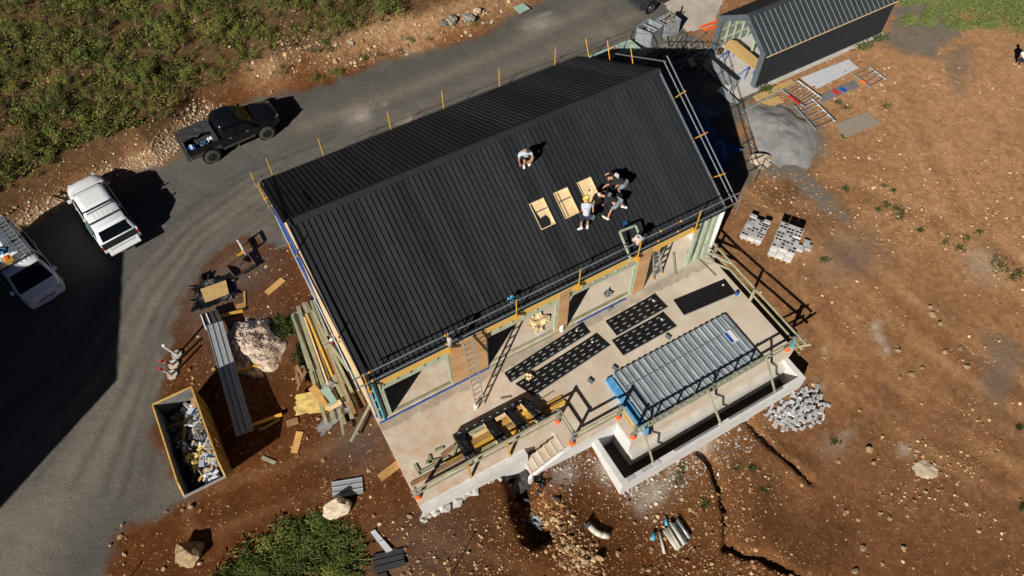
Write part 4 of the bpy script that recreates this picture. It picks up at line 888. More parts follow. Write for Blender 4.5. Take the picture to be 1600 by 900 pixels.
# ---- tan board with black bags
b = MB(); crumple(b, gp(335, 456)+Vector((0, 0, .10)), 2.0, 1.5, -.1, .09, 21, 12, ragged=.2); solo(b, 'black_plastic_sheet', M['film'], 'black plastic sheet crumpled under the tan board', 'plastic sheet')
quadsheet([(313, 452), (353, 438), (358, 459), (321, 473)], .03, .02, M['osb'], 'tan_board', 'tan particle board lying on black plastic near the gravel', 'board')
b = MB(); crumple(b, gp(322, 436)+Vector((0, 0, .2)), .75, .65, .3, .22, 22, 9, drape=.25); solo(b, 'black_bag', M['film'], 'knotted black plastic bag beside the tan board', 'bag')
GO = 'boards lying on the soil by the skip'
for p1, p2, w, m, lb in (((417, 459), (443, 437), .32, 'wood', 'orange plank lying alone on soil near the left wall'), ((382, 456), (383, 479), .10, 'wood', 'narrow orange batten between tan board and bucket'), ((376, 475), (377, 488), .40, 'wood', 'square orange offcut beside the top bearer'), ((469, 675), (460, 708), .30, 'wood', 'orange plank below the insulation pile'), ((410, 715), (431, 724), .14, 'tpine', 'short pale green offcut alone on the soil'), ((448, 663), (466, 657), .30, 'brown', 'small brown board left of the insulation pile'), ((593, 748), (627, 722), .34, 'wood', 'orange plank resting against the left terrace edge'), ((592, 640), (598, 650), .10, 'tpine', 'tiny green block by the building corner')):
    plank(p1, p2, w, .05, m, lb, group=GO)
# ---- pale clay heap
def mound(px, py, rx, ry, hgt, m, name, label, cat, seed, pxr=None, rough=.12, n=44, rot=0, shape=1.6, lumps=2.0):
    c = gp(px, py); vs = []; rings = 22; ca, sa = math.cos(rot), math.sin(rot); X = []; 
    for j in range(rings+1):
        for i in range(n):
            t = 2*math.pi*i/n; r = j/rings; rad = 1+.28*(float(vnoise(np.array(math.cos(t)*1.6+9), np.array(math.sin(t)*1.6+seed), seed))-.5)*2
            x, y = r*rx*rad*math.cos(t), r*ry*rad*math.sin(t); x, y = c.x+x*ca-y*sa, c.y+x*sa+y*ca
            z = max(hz(x, y), -2)-.04 + hgt*(1-r**shape)*(1 + .0) + (rough*(float(fbm(np.array(x), np.array(y), lumps, 4, seed))-.5)*2 if r < .97 else 0)
            if r > .97: z = hz(x, y)-.06
            vs.append((x, y, z))
    fs = [(j*n+i, j*n+(i+1) % n, (j+1)*n+(i+1) % n, (j+1)*n+i) for j in range(rings) for i in range(n)]
    return solo(MB().add(vs, fs), name, m, label, cat, smooth=lumps < 2)
mound(396, 537, 1.35, 1.75, .6, M['whiterock'], 'clay_heap', 'big heap of whitish crumbly clay beside the roof sheet stack', 'clay heap', 5, rough=.26, rot=.15, lumps=2.6, n=72)
_h = bpy.data.objects['clay_heap']; _c = MB(); _r = random.Random(2); _vs = [v.co.copy() for v in _h.data.vertices if v.co.z > .05]
for k in range(300):
    q = _r.choice(_vs); _c.rock((q.x+_r.uniform(-.1, .1), q.y+_r.uniform(-.1, .1), q.z+.02), _r.uniform(.03, .09)*_r.uniform(.5, 1), k, 1, .8, .5)
_c.build('loose_clods', M['whiterock'], _h, local=True, kind='stuff')
# ---- long timber pile along the wall
rr = random.Random(3); GT = 'long timbers stacked beside the left wall'
for k in range(26):
    s = k/25; a = at(457+34*s+rr.uniform(-3, 3), 484-10*s+rr.uniform(-6, 14), 0); b = at(515+50*s+rr.uniform(-14, 10), 655-12*s+rr.uniform(-50, 12), 0)
    z = -.14+.07*(k % 4)+rr.uniform(0, .02); a.z = z; b.z = z+rr.uniform(-.02, .05)
    w = rr.choice((.10, .14, .19)); mb = MB().beam(a, b, w, .065)
    solo(mb, 'timber_length', M['tpine'] if k % 5 else M['brown'], 'long green grey timber in the loose pile beside the left wall', 'timber', GT)
for p1, p2, w, m, lb in (((479, 492), (519, 588), .10, 'ywood', 'bright yellow timber on top of the pile by the left wall'), ((476, 497), (512, 600), .07, 'cream', 'pale cream batten next to the yellow timber on the pile'), ((457, 495), (490, 580), .12, 'tpine', 'green timber lying along the outer left edge of the pile'), ((490, 470), (512, 525), .10, 'tpine', 'short green timber at the upper right of the pile'), ((517, 540), (545, 580), .12, 'tpine', 'short green post lying right of the pile'), ((530, 640), (537, 680), .10, 'tpine', 'green timber end poking out below the pile'), ((549, 690), (579, 632), .12, 'tpine', 'green prop leaning at the front left building corner')):
    plank(p1, p2, w, .07, m, lb, z=.12, group='picked out timbers of the pile')
GI = 'insulation pile'
for px, py, sx, sy, rz, m, sd, lb, z in ((489, 628, 1.5, 1.0, -.35, 'insul', 41, 'yellow insulation batt with torn edges below the timber pile', .1), (519, 655, 1.5, .5, .35, 'foil', 42, 'silver foil strip under the insulation batt', .02), (512, 605, .6, .5, .5, 'foil', 43, 'crumpled silver foil above the green board', .12), (471, 577, .35, .3, .1, 'white', 44, 'small white rag at the lower left of the timber pile', .05)):
    b = MB(); crumple(b, at(px, py, z), sx, sy, rz, .025, sd, 10); solo(b, 'insulation_sheet', M[m], lb, 'insulation', GI)
for p1, p2, w, m, lb in (((487, 605), (511, 633), .34, 'wood', 'orange board lying across the yellow insulation'), ((506, 607), (521, 632), .40, 'mgreen', 'mint green board right of the orange board'), ((470, 595), (478, 580), .16, 'brown', 'brown offcut at the foot of the timber pile'), ((465, 610), (470, 588), .08, 'brown', 'thin brown stick left of the insulation'), ((512, 640), (533, 628), .25, 'cream', 'cream board offcut at the lower end of the pile')):
    plank(p1, p2, w, .04, m, lb, z=.18, group=GI)
rr = random.Random(8)
for i in range(7):
    a = at(466+rr.uniform(0, 14), 585+rr.uniform(0, 18), .06+.03*i); d = Vector((rr.uniform(-.1, .3), rr.uniform(.3, .6), 0)); solo(MB().beam(a, a+d, .1, .04), 'timber_offcut', M['brown'], 'brown offcut in the small heap left of the pile end', 'timber', 'brown offcuts heap')
p = at(518, 533, .2); o = thing('paint_tin', 'red and white tin on the timber pile near the wall', 'tin', (p.x, p.y, .1)); MB().lathe([(.10, 0), (.10, .2)], 10).build('tin', M['red'], o, local=True); MB().lathe([(.085, .201), (.085, .22)], 10).build('lid', M['white'], o, local=True)
# ---- loose sheets, bottom left
quadsheet([(518, 754), (566, 746), (568, 771), (520, 779)], None, .03, M['sheetgrey'], 'roof_sheet_offcut', 'light grey ribbed sheet offcut above the pale boulder', 'roof sheet', ribs=3)
quadsheet([(579, 832), (586, 828), (614, 860), (604, 864)], None, .03, M['mesh_white'], 'flashing_strip', 'narrow white folded flashing strip above the black sheet', 'flashing', ribs=2)
quadsheet([(582, 868), (630, 857), (633, 884), (585, 897)], None, .03, M['dkgrey'], 'roof_sheet_offcut', 'black ribbed sheet offcut at the bottom edge below the white strip', 'roof sheet', ribs=3)
quadsheet([(588, 899), (604, 894), (610, 915), (592, 920)], None, .03, M['dkgrey'], 'roof_sheet_offcut', 'small black sheet end at the very bottom below the other black sheet', 'roof sheet', ribs=2)
# ---- marker stakes
for (bx_, by_), (sx_, sy_), lb in (((704, 901), (747, 828), 'thin survey stake with yellow top at the bottom edge'), ((203, 903), (221, 876), 'thin stake at the bottom left casting a short shadow')):
    a, c = gp(bx_, by_), gp(sx_, sy_); hgt = min((c-a).length/1.664, 1.6); o = thing('survey_stake', lb, 'stake', tuple(a))
    MB().tube((0, 0, -.1), (0, 0, hgt), .02, 6).build('stake', M['tpine'], o, local=True); MB().ball((0, 0, hgt), .045, 8, 5).build('cap', M['ywood'], o, local=True)
# ---- boulders
def boulder(px, py, r, m, label, seed, sub=3, flat=.75, group=None, name='boulder', cat='boulder', jag=.2, up=.3):
    p = gp(px, py); b = MB().rock((p.x, p.y, p.z+r*flat*up), r, seed, sub, flat, jag); return solo(b, name, M[m], label, cat, group)
boulder(300, 867, .58, 'stone', 'large tan boulder standing alone on the soil below the skip', 31, flat=.8, up=.55)
boulder(524, 794, .62, 'palerock', 'pale grey boulder just below the light grey sheet offcut', 17, flat=.8, up=.5)
boulder(1444, 733, .58, 'palerock', 'flat cream boulder half buried in the right hand soil', 5, sub=4, flat=.18, jag=.05)
boulder(1192, 250, .75, 'whiterock', 'white lump of clay beside the grey dust heap', 15, flat=.45)
GRK = 'loose rocks on the red soil'
rk = [(1452,480,.22),(1457,492,.30),(1468,507,.24),(1402,548,.26),(1423,586,.22),(1477,550,.24),(1358,703,.26),(1365,724,.20),(1510,573,.22),(1405,590,.16),(1500,545,.2),(1320,803,.2),(1375,802,.16),(1389,810,.18),(1346,857,.2),(1440,575,.18),(1336,892,.2),(1412,858,.18),(1252,668,.0),(1310,722,.16),(875,825,.18),(888,800,.2),(916,878,.2),(935,872,.3),(912,862,.2),(1085,860,.17),(965,866,.2),(1014,890,.2),(865,838,.2),(855,815,.18),(668,806,.2),(640,808,.18),(880,845,.22),(895,855,.18),(300,792,.2),(310,800,.0),(285,797,.14),(260,800,.14),(192,820,.16),(188,838,.17),(172,853,.14),(195,865,.16),(730,640,.0),(1240,455,.0),(980,785,.22),(975,700,.0),(1300,365,.18),(1313,332,.17),(1225,312,.15),(1270,380,.0),(1200,330,.0),(1150,435,.16),(1165,450,.16),(1180,470,.16),(1140,420,.15)]
for i, (a, b, r) in enumerate(rk):
    if r: boulder(a, b, r*.72, 'stone', 'tan rock lying among the loose stones on the red soil', 50+i, 2, .75, GRK, 'rock', 'rock')
# ---- pipes
p = [gp(921, 822, .1), gp(930, 831, .1), gp(940, 836, .1), gp(951, 838, .1)]; o = thing('drain_pipe', 'short bent grey pipe with black mouth on the front soil', 'pipe', tuple(p[1]))
MB().path(p, .13, 10).build('pipe', M['pvc'], o, smooth=True); MB().tube(p[0], p[0]+(p[0]-p[1])*.5, .14, 10, .2).build('mouth', M['dkgrey'], o)
GP = 'bundle of pipes on the front soil'
for i, (p1, p2, m) in enumerate((((1037,829),(1057,860),'pvc'),((1043,826),(1062,858),'pvc'),((1047,822),(1066,855),'pvc'),((1050,820),(1069,852),'galv'),((1054,817),(1072,850),'pvc'),((1057,814),(1076,843),'galv'),((1039,826),(1060,860),'pvc'),((1046,818),(1068,853),'pvc'))):
    a, b = gp(*p1), gp(*p2); d = Vector((0, 0, .07+.10*(i % 2))); solo(MB().tube(a+d, b+d, .06, 10), 'pipe', M[m], 'pale pipe in the bundle lying on the front soil', 'pipe', GP, smooth=True)
for p1, p2, r, m, lb in (((1030,832),(1038,866),.06,'pvc','single pale pipe left of the pipe bundle'),((1022,833),(1019,845),.08,'cyan','short blue green pipe stub left of the bundle'),((1040,811),(1041,822),.07,'cyan','short dark pipe stub above the bundle'),((840,770),(875,783),.10,'dkgrey','black pipe lying below the terrace stairs'),((811,780),(830,783),.07,'dkgrey','short dark pipe in the trench below the stairs')):
    a, b = gp(*p1), gp(*p2); d = Vector((0, 0, r)); solo(MB().tube(a+d, b+d, r, 10), 'pipe', M[m], lb, 'pipe', smooth=True)
b = MB(); crumple(b, gp(822, 742)+Vector((0, 0, .25)), 1.0, 1.5, -.5, .16, 61, 12, ragged=.2, drape=.3); solo(b, 'black_plastic_sheet', mat('dusty_black_film', (.07, .068, .065), (.035, .034, .033), 4, .6), 'dusty black plastic sheet hanging at the foot of the stairs', 'plastic sheet')
b = MB(); crumple(b, gp(845, 752)+Vector((0, 0, .12)), .45, .6, .2, .16, 62, 9); solo(b, 'black_plastic_sheet', M['film'], 'shiny black plastic scrap right of the dusty sheet', 'plastic sheet')
plank((813, 724), (819, 706), .18, .06, 'cream', 'short cream timber at the foot of the stairs', z=-.5)
b = MB(); crumple(b, gp(842, 818)+Vector((0, 0, .1)), .5, .9, .5, .1, 63, 7); solo(b, 'plastic_scrap', M['grey'], 'blue grey plastic scrap lying in the dark trench', 'plastic scrap')

# ================================================================== right side of the site
# ---- rubble of broken blocks against the planter wall
rr = random.Random(21); P = thing('rubble_pile', 'pile of broken grey concrete blocks beside the planter corner', 'rubble', tuple(gp(1245, 645)))
base = [(rr.uniform(0, 1), rr.uniform(0, 1)) for _ in range(900)]
outl = [tuple(gp(a, b)[:2]) for a, b in ((1196,640),(1225,626),(1250,612),(1275,606),(1293,632),(1288,655),(1265,668),(1240,672),(1215,668),(1200,655))]
cx = sum(p[0] for p in outl)/10; cy = sum(p[1] for p in outl)/10; cnt = 0; bms = []
for k in range(6):
    d = ((.36, .28, .22, .17, .25, .14)[k], (.14, .10, .12, .11, .14, .09)[k], (.11, .14, .09, .12, .11, .11)[k]); me = MB().box((0, 0, 0), d); bms.append(me)
protos = [b.build('block', M['block'], P, local=True) for b in bms]; protos_used = [0]*6
placed = []
for lay in (0, 1, 2):
    for _ in range(1100):
        x = cx+rr.uniform(-2.1, 2.1); y = cy+rr.uniform(-1.6, 1.6); sd = float(poly_sd(np.array([x]), np.array([y]), outl)[0])
        if sd > .02-.30*lay or len(placed) > 296 or any(q[2] == lay and (q[0]-x)**2+(q[1]-y)**2 < .026 for q in placed): continue
        if lay and rr.random() < .35*lay: continue
        k = len(placed) % 6; placed.append((x, y, lay)); o = protos[k] if not protos_used[k] else protos[k].copy()
        if protos_used[k]: COL.objects.link(o)
        protos_used[k] = 1; o.parent = P; w = WORLD[P.name]
        o.location = (x-w[0], y-w[1], hz(x, y)+.06+.17*lay-w[2]); tl = .10+.12*lay; o.rotation_euler = (rr.uniform(-tl, tl), rr.uniform(-tl, tl), rr.choice((.5, .7, 2.1, rr.uniform(0, 3.1))))
# ---- pallets of blocks
def pallet(cs, ztop, layers, label, skip=()):
    Q = [at(a, b, ztop) for a, b in cs]; c = sum(Q, Vector())/4; g = hz(c.x, c.y); o = thing('block_pallet', label, 'blocks', (c.x, c.y, g), group='pallets of concrete blocks')
    ex = (Q[1]-Q[0]); ey = (Q[3]-Q[0]); ey = ey - ex*(ex.dot(ey)/ex.dot(ex)); rz = math.atan2(ex.y, ex.x); nx_, ny_ = 3, 8; lx, ly = ex.length/nx_, ey.length/ny_; R = Matrix.Rotation(rz, 3, 'Z'); Rn = R.to_4x4()
    hb = (ztop-g-.12)/layers; sgn = 1 if ex.cross(ey).z > 0 else -1
    blk = None
    for l in range(layers):
        for i in range(nx_):
            for j in range(ny_):
                if l < layers-1 and 0 < i < nx_-1 and 0 < j < ny_-1: continue
                if l == layers-1 and (i, j) in skip: continue
                p = Q[0]+ex*((i+.5)/nx_)+ey*((j+.5)/ny_); jx, jy = rr.uniform(-.008, .008), rr.uniform(-.008, .008)
                if blk is None: blk = MB().box((0, 0, 0), (lx-.015, ly-.015, hb-.006)).build('block', M['block'], o, local=True); b = blk
                else: b = blk.copy(); COL.objects.link(b)
                b.parent = o; b.location = (p.x-c.x+jx, p.y-c.y+jy, .12+hb*(l+.5)); b.rotation_euler = (0, 0, rz+rr.uniform(-.015, .015))
                if l == layers-1 and rr.random() < .7:
                    for s in ((-.22, .22) if rr.random() < .5 else (rr.choice((-.22, .22)),)):
                        MB().box((0, 0, 0), (lx*.34, ly*.5, .006)).build('core_hole', M['hole'], b, local=True).location = (s*lx, 0, hb/2+.001)
    for k in range(4):
        p = Q[0]+ex*((k+.5)/4)+ey*.5; MB().box((p.x-c.x, p.y-c.y, .06), (.1, ey.length, .10), R).build('pallet_slat', M['wood'], o, local=True)
pallet([(1174, 333), (1206, 346), (1191, 378), (1156, 364)], .28, 2, 'low pallet of grey concrete blocks nearest the building corner', {(1, 0), (2, 1), (0, 1)})
pallet([(1221, 345), (1257, 358), (1239, 396), (1205, 383)], .62, 4, 'taller pallet of grey concrete blocks right of the low pallet', {(2, 3)})
for (a, b), lb in (((1249, 390), 'single grey block nearest the taller pallet'), ((1259, 382), 'single grey block, upper one beside the taller pallet'), ((1262, 389), 'single grey block, rightmost beside the taller pallet')):
    p = gp(a, b); solo(MB().box(p+Vector((0, 0, .1)), (.3, .3, .2), Matrix.Rotation(.6, 3, 'Z')), 'concrete_block', M['block'], lb, 'block')
# ---- crusher dust heap
mound(1224, 209, 2.1, 2.65, .5, M['aggregate'], 'dust_heap', 'smooth grey heap of crusher dust between the building and scaffold frames', 'gravel heap', 8, rough=.14, rot=-.55, shape=1.8, lumps=1.3)
# ---- scaffold frames and sheets beside the shed
def frame(cs, rungs, label, z=.12, m='alu'):
    P_ = [gp(a, b) for a, b in cs]; zz = max(p.z for p in P_)+z; P_ = [at(a, b, zz) for a, b in cs]; c = sum(P_, Vector())/4; o = thing('scaffold_ladder_frame', label, 'scaffold frame', (c.x, c.y, zz-.05), group='scaffold frames beside the shed')
    for a, b in ((0, 3), (1, 2)): MB().tube(P_[a], P_[b], .05, 8).build('stile', M[m], o)
    for k in range(rungs): t_ = (k+.3)/(rungs-.4); MB().tube(P_[0].lerp(P_[3], t_), P_[1].lerp(P_[2], t_), .028, 6).build('rung', M[m], o)
    return o
frame([(1222, 141), (1246, 125), (1284, 153), (1259, 168)], 9, 'aluminium scaffold frame with many close rungs by the shed corner', .2)
frame([(1241, 165), (1268, 153), (1306, 190), (1275, 203)], 5, 'open aluminium scaffold frame lying beside the dust heap')
o = frame([(1333, 116), (1358, 104), (1385, 124), (1361, 137)], 4, 'small aluminium scaffold frame with orange mark, farthest right')
MB().tube(at(1346, 126, .0), at(1353, 130, .0), .07, 8).build('orange_mark', M['orange'], o)
quadsheet([(1251, 122), (1326, 93), (1341, 107), (1268, 135)], None, .03, M['mesh_white'], 'white_sheet', 'flat white sheet lying along the shed wall', 'sheet')
quadsheet([(1272, 131), (1330, 109), (1328, 113), (1276, 139)], None, .03, M['mesh_white'], 'white_sheet', 'narrow white strip lying below the flat white sheet', 'sheet', lift=.02)
GA = 'aluminium scaffold planks'
for i in range(4):
    s = i/3; a, b = gp(1281+1*s, 153+8*s), gp(1335+4*s, 129+7*s); d = Vector((0, 0, .07)); solo(MB().beam(a+d, b+d, .21, .06), 'scaffold_plank', M['alu'], 'aluminium plank in the bundle beside the small scaffold frame', 'plank', GA)
b = MB(); crumple(b, gp(1305, 147)+Vector((0, 0, .14)), .3, .5, .3, .03, 71, 5); solo(b, 'red_rag', M['red'], 'small red rag on the aluminium planks', 'rag')
b = MB(); crumple(b, gp(1316, 143)+Vector((0, 0, .14)), .3, .4, .3, .03, 72, 5); solo(b, 'blue_rag', M['blue'], 'small blue rag on the aluminium planks', 'rag')
b = MB().beam(at(1233, 149, .1), at(1250, 163, .1), .12, .08); solo(b, 'hazard_strip', M['red'], 'red and yellow strip along the close rung scaffold frame', 'strip')
quadsheet([(1304, 194), (1355, 175), (1376, 193), (1321, 215)], None, .02, M['boardgrey'], 'grey_board', 'flat weathered grey brown board on the soil right of the dust heap', 'board')
plank((1180, 155), (1240, 128), .45, .05, 'osb', 'long orange timber board along the shed footing', z=-.1); plank((1160, 176), (1226, 139), .07, .07, 'galv', 'thin metal pole lying past the shed corner', z=-.05)
quadsheet([(1188, 160), (1216, 150), (1226, 160), (1205, 165)], None, .02, M['osb'], 'osb_offcut', 'small particle board offcut beside the dust heap', 'board')
# ---- shed
Z0 = -.10; U0, U1, V0, V1, HE, HR = 27.35, 37.35, 8.2, 12.2, 2.35, 3.65; VM = (V0+V1)/2
S_ = thing('shed', 'long dark metal shed with open timber framed end', 'shed', (32, VM, Z0))
MB().bx(U0-1.3, U1+.15, V0-.22, V1+.2, Z0-.35, Z0+.05).build('floor_slab', M['conc'], S_)
n_sh = 14; w = (U1-U0)/n_sh
ribm = M['trim']; shm = mat('shed_paint', (.040, .050, .060), (.032, .040, .048), 2, .4, spec=.5)
def ribbed(o, u, P0, P1, nr, m, nm, nrm):
    """vertical ribbed sheet w wide from edge P0(v,z) to P1(v,z)"""
    b = MB(); 
    for k in range(nr):
        x = u+w*k/nr; d = w/nr; hh = .03 if nr > 2 else .022; prof = [(0, hh), (d*.10, hh), (d*.15, 0), (d*.93, 0), (d, hh)]; vs = []
        for v, z in (P0, P1):
            for a, h_ in prof: vs.append((x+a, v+nrm[0]*h_, z+nrm[1]*h_))
        b.add(vs, [(i, i+1, 6+i, 5+i) for i in range(4)])
    b.build(nm, m, o)
sl = (HR-HE)/(VM-V0); nn = Vector((-sl, 1)).normalized()
for k in range(n_sh):
    u = U0+k*w
    ribbed(S_, u, (V0-.12, HE-.12*sl+.0), (VM, HR), 2, shm, 'roof_sheet', (nn.x, nn.y)); ribbed(S_, u, (VM, HR), (V1+.12, HE-.12*sl), 2, ribm, 'roof_sheet', (-nn.x, nn.y))
    ribbed(S_, u, (V0, Z0+.06), (V0, HE-.08), 5, ribm, 'wall_sheet', (-1, 0)); ribbed(S_, u, (V1, Z0+.06), (V1, HE-.08), 5, ribm, 'wall_sheet', (1, 0))
MB().prism([(U0-.02, VM-.2, HR-.2*sl+.05), (U0-.02, VM, HR+.05), (U0-.02, VM+.2, HR-.2*sl+.05), (U0-.02, VM, HR+.03)], (U1-U0+.05, 0, 0)).build('ridge_cap', shm, S_)
MB().bx(U0, U1, V0-.16, V0-.125, HE-.13, HE-.09).build('gutter_edge', M['cream'], S_)
outer = [(V0-.02, Z0+.05), (V0-.02, HE), (VM, HR+.02), (V1+.02, HE), (V1+.02, Z0+.05)]; inner = [(V0+.34, Z0+.05), (V0+.34, HE-.15), (VM, HR-.38), (V1-.34, HE-.15), (V1-.34, Z0+.05)]
flash = mat('grey_flashing', (.16, .20, .23), (.12, .15, .175), 3, .4, .3); b = MB()
for i in range(4): b.prism([(U0-.03, *outer[i]), (U0-.03, *outer[i+1]), (U0-.03, *inner[i+1]), (U0-.03, *inner[i])], (.06, 0, 0))
b.build('portal_frame', flash, S_)
for y0, nm in ((V0+.04, 'side_lining'), (V1-.07, 'side_lining')): MB().bx(U0+.05, U1-.05, y0, y0+.03, Z0+.06, HE-.1).build(nm, M['grey'] if y0 > VM else M['cream'], S_)
MB().bx(U1-.08, U1-.03, V0+.08, V1-.08, Z0+.06, HE).build('end_wall', M['cream'], S_)
for k in range(6):
    x = U0+.25+k*.6; MB().bx(x, x+.08, V1-.19, V1-.075, Z0+.06, HE-.15).build('stud', M['pine'], S_)
for z in (.6, 1.3, 2.0): MB().bx(U0+.2, U0+3.6, V1-.18, V1-.085, z, z+.07).build('nogging', M['pine'], S_)
MB().bx(U0+3.4, U0+3.5, V0+2.0, V1-.2, Z0+.06, HE).build('partition', M['pine'], S_)
MB().bx(U0+1.7, U0+1.8, V0+2.35, V0+2.47, Z0+.06, HE+.6).build('door_stud', M['pine'], S_)
b = MB().prism([at(1131, 73, .65), at(1140, 62, .75), at(1150, 64, .75), at(1189, 96, .7), at(1182, 112, .65)], (0, 0, .02)); solo(b, 'osb_board', M['osb'], 'particle board panel on saw horses inside the shed opening', 'board')
for c0, c1, ap, lb in (((1123, 91), (1132, 97), (1137, 80), 'blue legged saw horse at the left of the shed opening'), ((1154, 117), (1163, 124), (1169, 106), 'blue legged saw horse at the right of the shed opening')):
    a, c, t_ = at(*c0, Z0+.06), at(*c1, Z0+.06), at(*ap, .62); o = thing('saw_horse', lb, 'saw horse', tuple(a), group='saw horses in the shed'); hm = M['blue'] if True else 0
    for q in (a, c): MB().beam(q, t_, .05, .05).build('leg', M['navyp'] if 'navyp' in M else M['blue'], o)
    e = t_+Vector((.7, .1, 0))
    for q in (a, c): MB().beam(q+Vector((.7, .1, 0)), e, .05, .05).build('leg', M['blue'], o)
    MB().beam(t_, e, .07, .07).build('top_bar', M['blue'], o)
p = at(1123, 84, Z0+.06); solo(MB().lathe([(.16, 0), (.18, .3), (.15, .31)], 12, p), 'bucket', rust, 'round brown bucket on the shed floor edge', 'bucket')
# ---- steel bins with scrap
def steelbin(cs, ztop, label, scrapm, hump):
    Q = [at(a, b, ztop) for a, b in cs]; c = sum(Q, Vector())/4; g = hz(c.x, c.y); o = thing('steel_bin', label, 'steel bin', (c.x, c.y, g), group='steel bins by the driveway'); m = M['bin']
    for i in range(4):
        a, b = Q[i], Q[(i+1) % 4]; ib = (b-a).normalized()*.02; q = [a, b, Vector((b.x, b.y, g+.05)), Vector((a.x, a.y, g+.05))]; nrm_ = Vector((-(b-a).y, (b-a).x, 0)).normalized()*.03
        if nrm_.dot(c-a) < 0: nrm_ = -nrm_
        MB().prism(q, nrm_).build('side', m, o); MB().beam(a+Vector((0, 0, .03)), b+Vector((0, 0, .03)), .07, .06).build('rim', M['bin'], o)
    MB().beam((Q[0]+Q[3])/2, (Q[1]+Q[2])/2, .07, .06).build('divider', M['galv'], o)
    for k in range(14):
        q = Q[0].lerp(Q[1], rr.uniform(.2, .8)).lerp(Q[3].lerp(Q[2], .5), rr.uniform(.2, .8)); q.z = ztop-.3+hump*rr.uniform(0, 1)
        d = Vector((rr.uniform(-1, 1), rr.uniform(-1, 1), rr.uniform(-.4, .4)*(1+hump))).normalized()*rr.uniform(.2, .45); MB().beam(q-d, q+d, .09, .04).build('scrap_piece', M[scrapm], o)
steelbin([(995, 44), (1019, 54), (1036, 41), (1014, 30)], .85, 'grey steel bin with divider beside the concrete driveway', 'offw', 0)
steelbin([(1024, 31), (1040, 40), (1064, 32), (1048, 20)], .8, 'grey steel bin heaped with broken timber', 'scrap', .7)
# ---- scrap timber, boards and trestles between the buildings
rr = random.Random(77); GS = 'scrap timber heap'
for k in range(46):
    a = at(1010+rr.uniform(0, 95), 100-rr.uniform(0, 38)*(.5+k % 2*.5), -.1); a.z = -.12+.05*(k % 5); t_ = rr.gauss(.35, .35); d = Vector((math.cos(t_), math.sin(t_), 0))*rr.uniform(.4, 1.1)
    solo(MB().beam(a-d, a+d, rr.uniform(.05, .14), .05), 'scrap_timber', M['scrap'], 'grey timber length in the scrap heap between building and shed', 'timber', GS)
GB = 'mint boards behind the building'
for k, (p1, p2, w_) in enumerate((((922, 90), (985, 64), .22), ((930, 91), (990, 67), .2), ((938, 92), (995, 70), .2), ((983, 64), (999, 78), .25), ((948, 90), (998, 76), .18))):
    a, b = at(*p1, .12+.08*(k % 2)), at(*p2, .12+.08*(k % 2)); solo(MB().beam(a, b, w_, .1), 'mint_board', M['mgreen'], 'mint green board in the stack behind the rear right roof corner', 'board', GB)
b = MB(); crumple(b, at(955, 86, .3), 1.6, .5, .5, .08, 81, 8); solo(b, 'brown_sheet', M['ply'], 'brown crumpled sheet lying on the mint boards', 'sheet')
o = thing('trestle_platform', 'grey metal trestle platform beside the shed opening', 'trestle', tuple(gp(1130, 118)))
P_ = [at(1107, 100, .75), at(1113, 95, .75), at(1150, 127, .75), at(1142, 133, .75)]; MB().prism(P_, (0, 0, .06)).build('deck', M['sheetgrey'], o)
b_ = [at(1107, 100, .7), at(1142, 133, .7)]; MB().prism([b_[0], b_[1], at(1130, 133, .15), at(1115, 115, .15)], (0, .02, 0)).build('mesh_side', M['grey'], o)
for q in P_: MB().tube((q.x, q.y, hz(q.x, q.y)), q, .03, 6).build('leg', M['galv'], o)
for p1, p2, lb in (((1126, 138), (1152, 162), 'grey scaffold plank lying below the trestle platform'), ((1122, 142), (1145, 160), 'second grey scaffold plank below the trestle platform')): plank(p1, p2, .22, .08, 'sheetgrey', lb, z=.1)
for p1, p2, lb in (((1094, 44), (1121, 34), 'orange plastic barrier rail at the driveway edge'), ((1100, 48), (1122, 42), 'second orange rail beside the driveway, lower one')): plank(p1, p2, .12, .1, 'orange', lb, z=.0)
plank((1078, 92), (1084, 104), .35, .05, 'cream', 'cream board offcut standing out of the scrap heap', z=.2)
for px, py, sx, sy, m, sd, lb, z in ((1080, 195, 1.4, 3.0, 'tarp', 91, 'blue tarpaulin draped along the right gable wall', .35), (1122, 232, 1.8, 1.8, 'tarp', 92, 'blue tarpaulin bundle in the shade by the right gable corner', .3), (1095, 175, 1.6, 1.6, 'sheetblue', 93, 'slate sheets stacked in the shade right of the gable', .2)):
    b = MB(); crumple(b, at(px, py, z), sx, sy, .3, .12, sd, 12, drape=.25); solo(b, 'tarpaulin', M[m], lb, 'tarpaulin')
for px, py in ((1200, 258), (1180, 246), (1188, 262)): boulder(px, py, .22, 'whiterock', 'white clod beside the white clay lump', px, 2, .6, 'white clods by the dust heap', 'clod', 'clod')

# ================================================================== vehicles
def ringloft(rings):
    b = MB(); n = len(rings[0]); vs = [p for r in rings for p in r]; fs = []
    for k in range(len(rings)-1):
        for i in range(n): fs.append((k*n+i, k*n+(i+1) % n, (k+1)*n+(i+1) % n, (k+1)*n+i))
    fs += [tuple(range(n-1, -1, -1)), tuple(range((len(rings)-1)*n, len(rings)*n))]
    return b.add(vs, fs)
def sec(x, hw, z0, z1, crown=.03, tuck=.08):
    L_ = [(-hw+.10, z0), (-hw, z0+.14), (-hw-.01, (z0+z1)/2), (-hw+.015, z1-.12), (-hw+tuck, z1-.02), (-hw*.5, z1+crown*.8), (0, z1+crown)]
    pts = L_ + [(-y, z) for y, z in L_[:-1][::-1]]; return [(x, y, z) for y, z in pts]
def bev(x0, x1, hw, z, r=.16):
    return [(x1, hw-r, z), (x1-r, hw, z), (x0+r, hw, z), (x0, hw-r, z), (x0, -hw+r, z), (x0+r, -hw, z), (x1-r, -hw, z), (x1, -hw+r, z)]
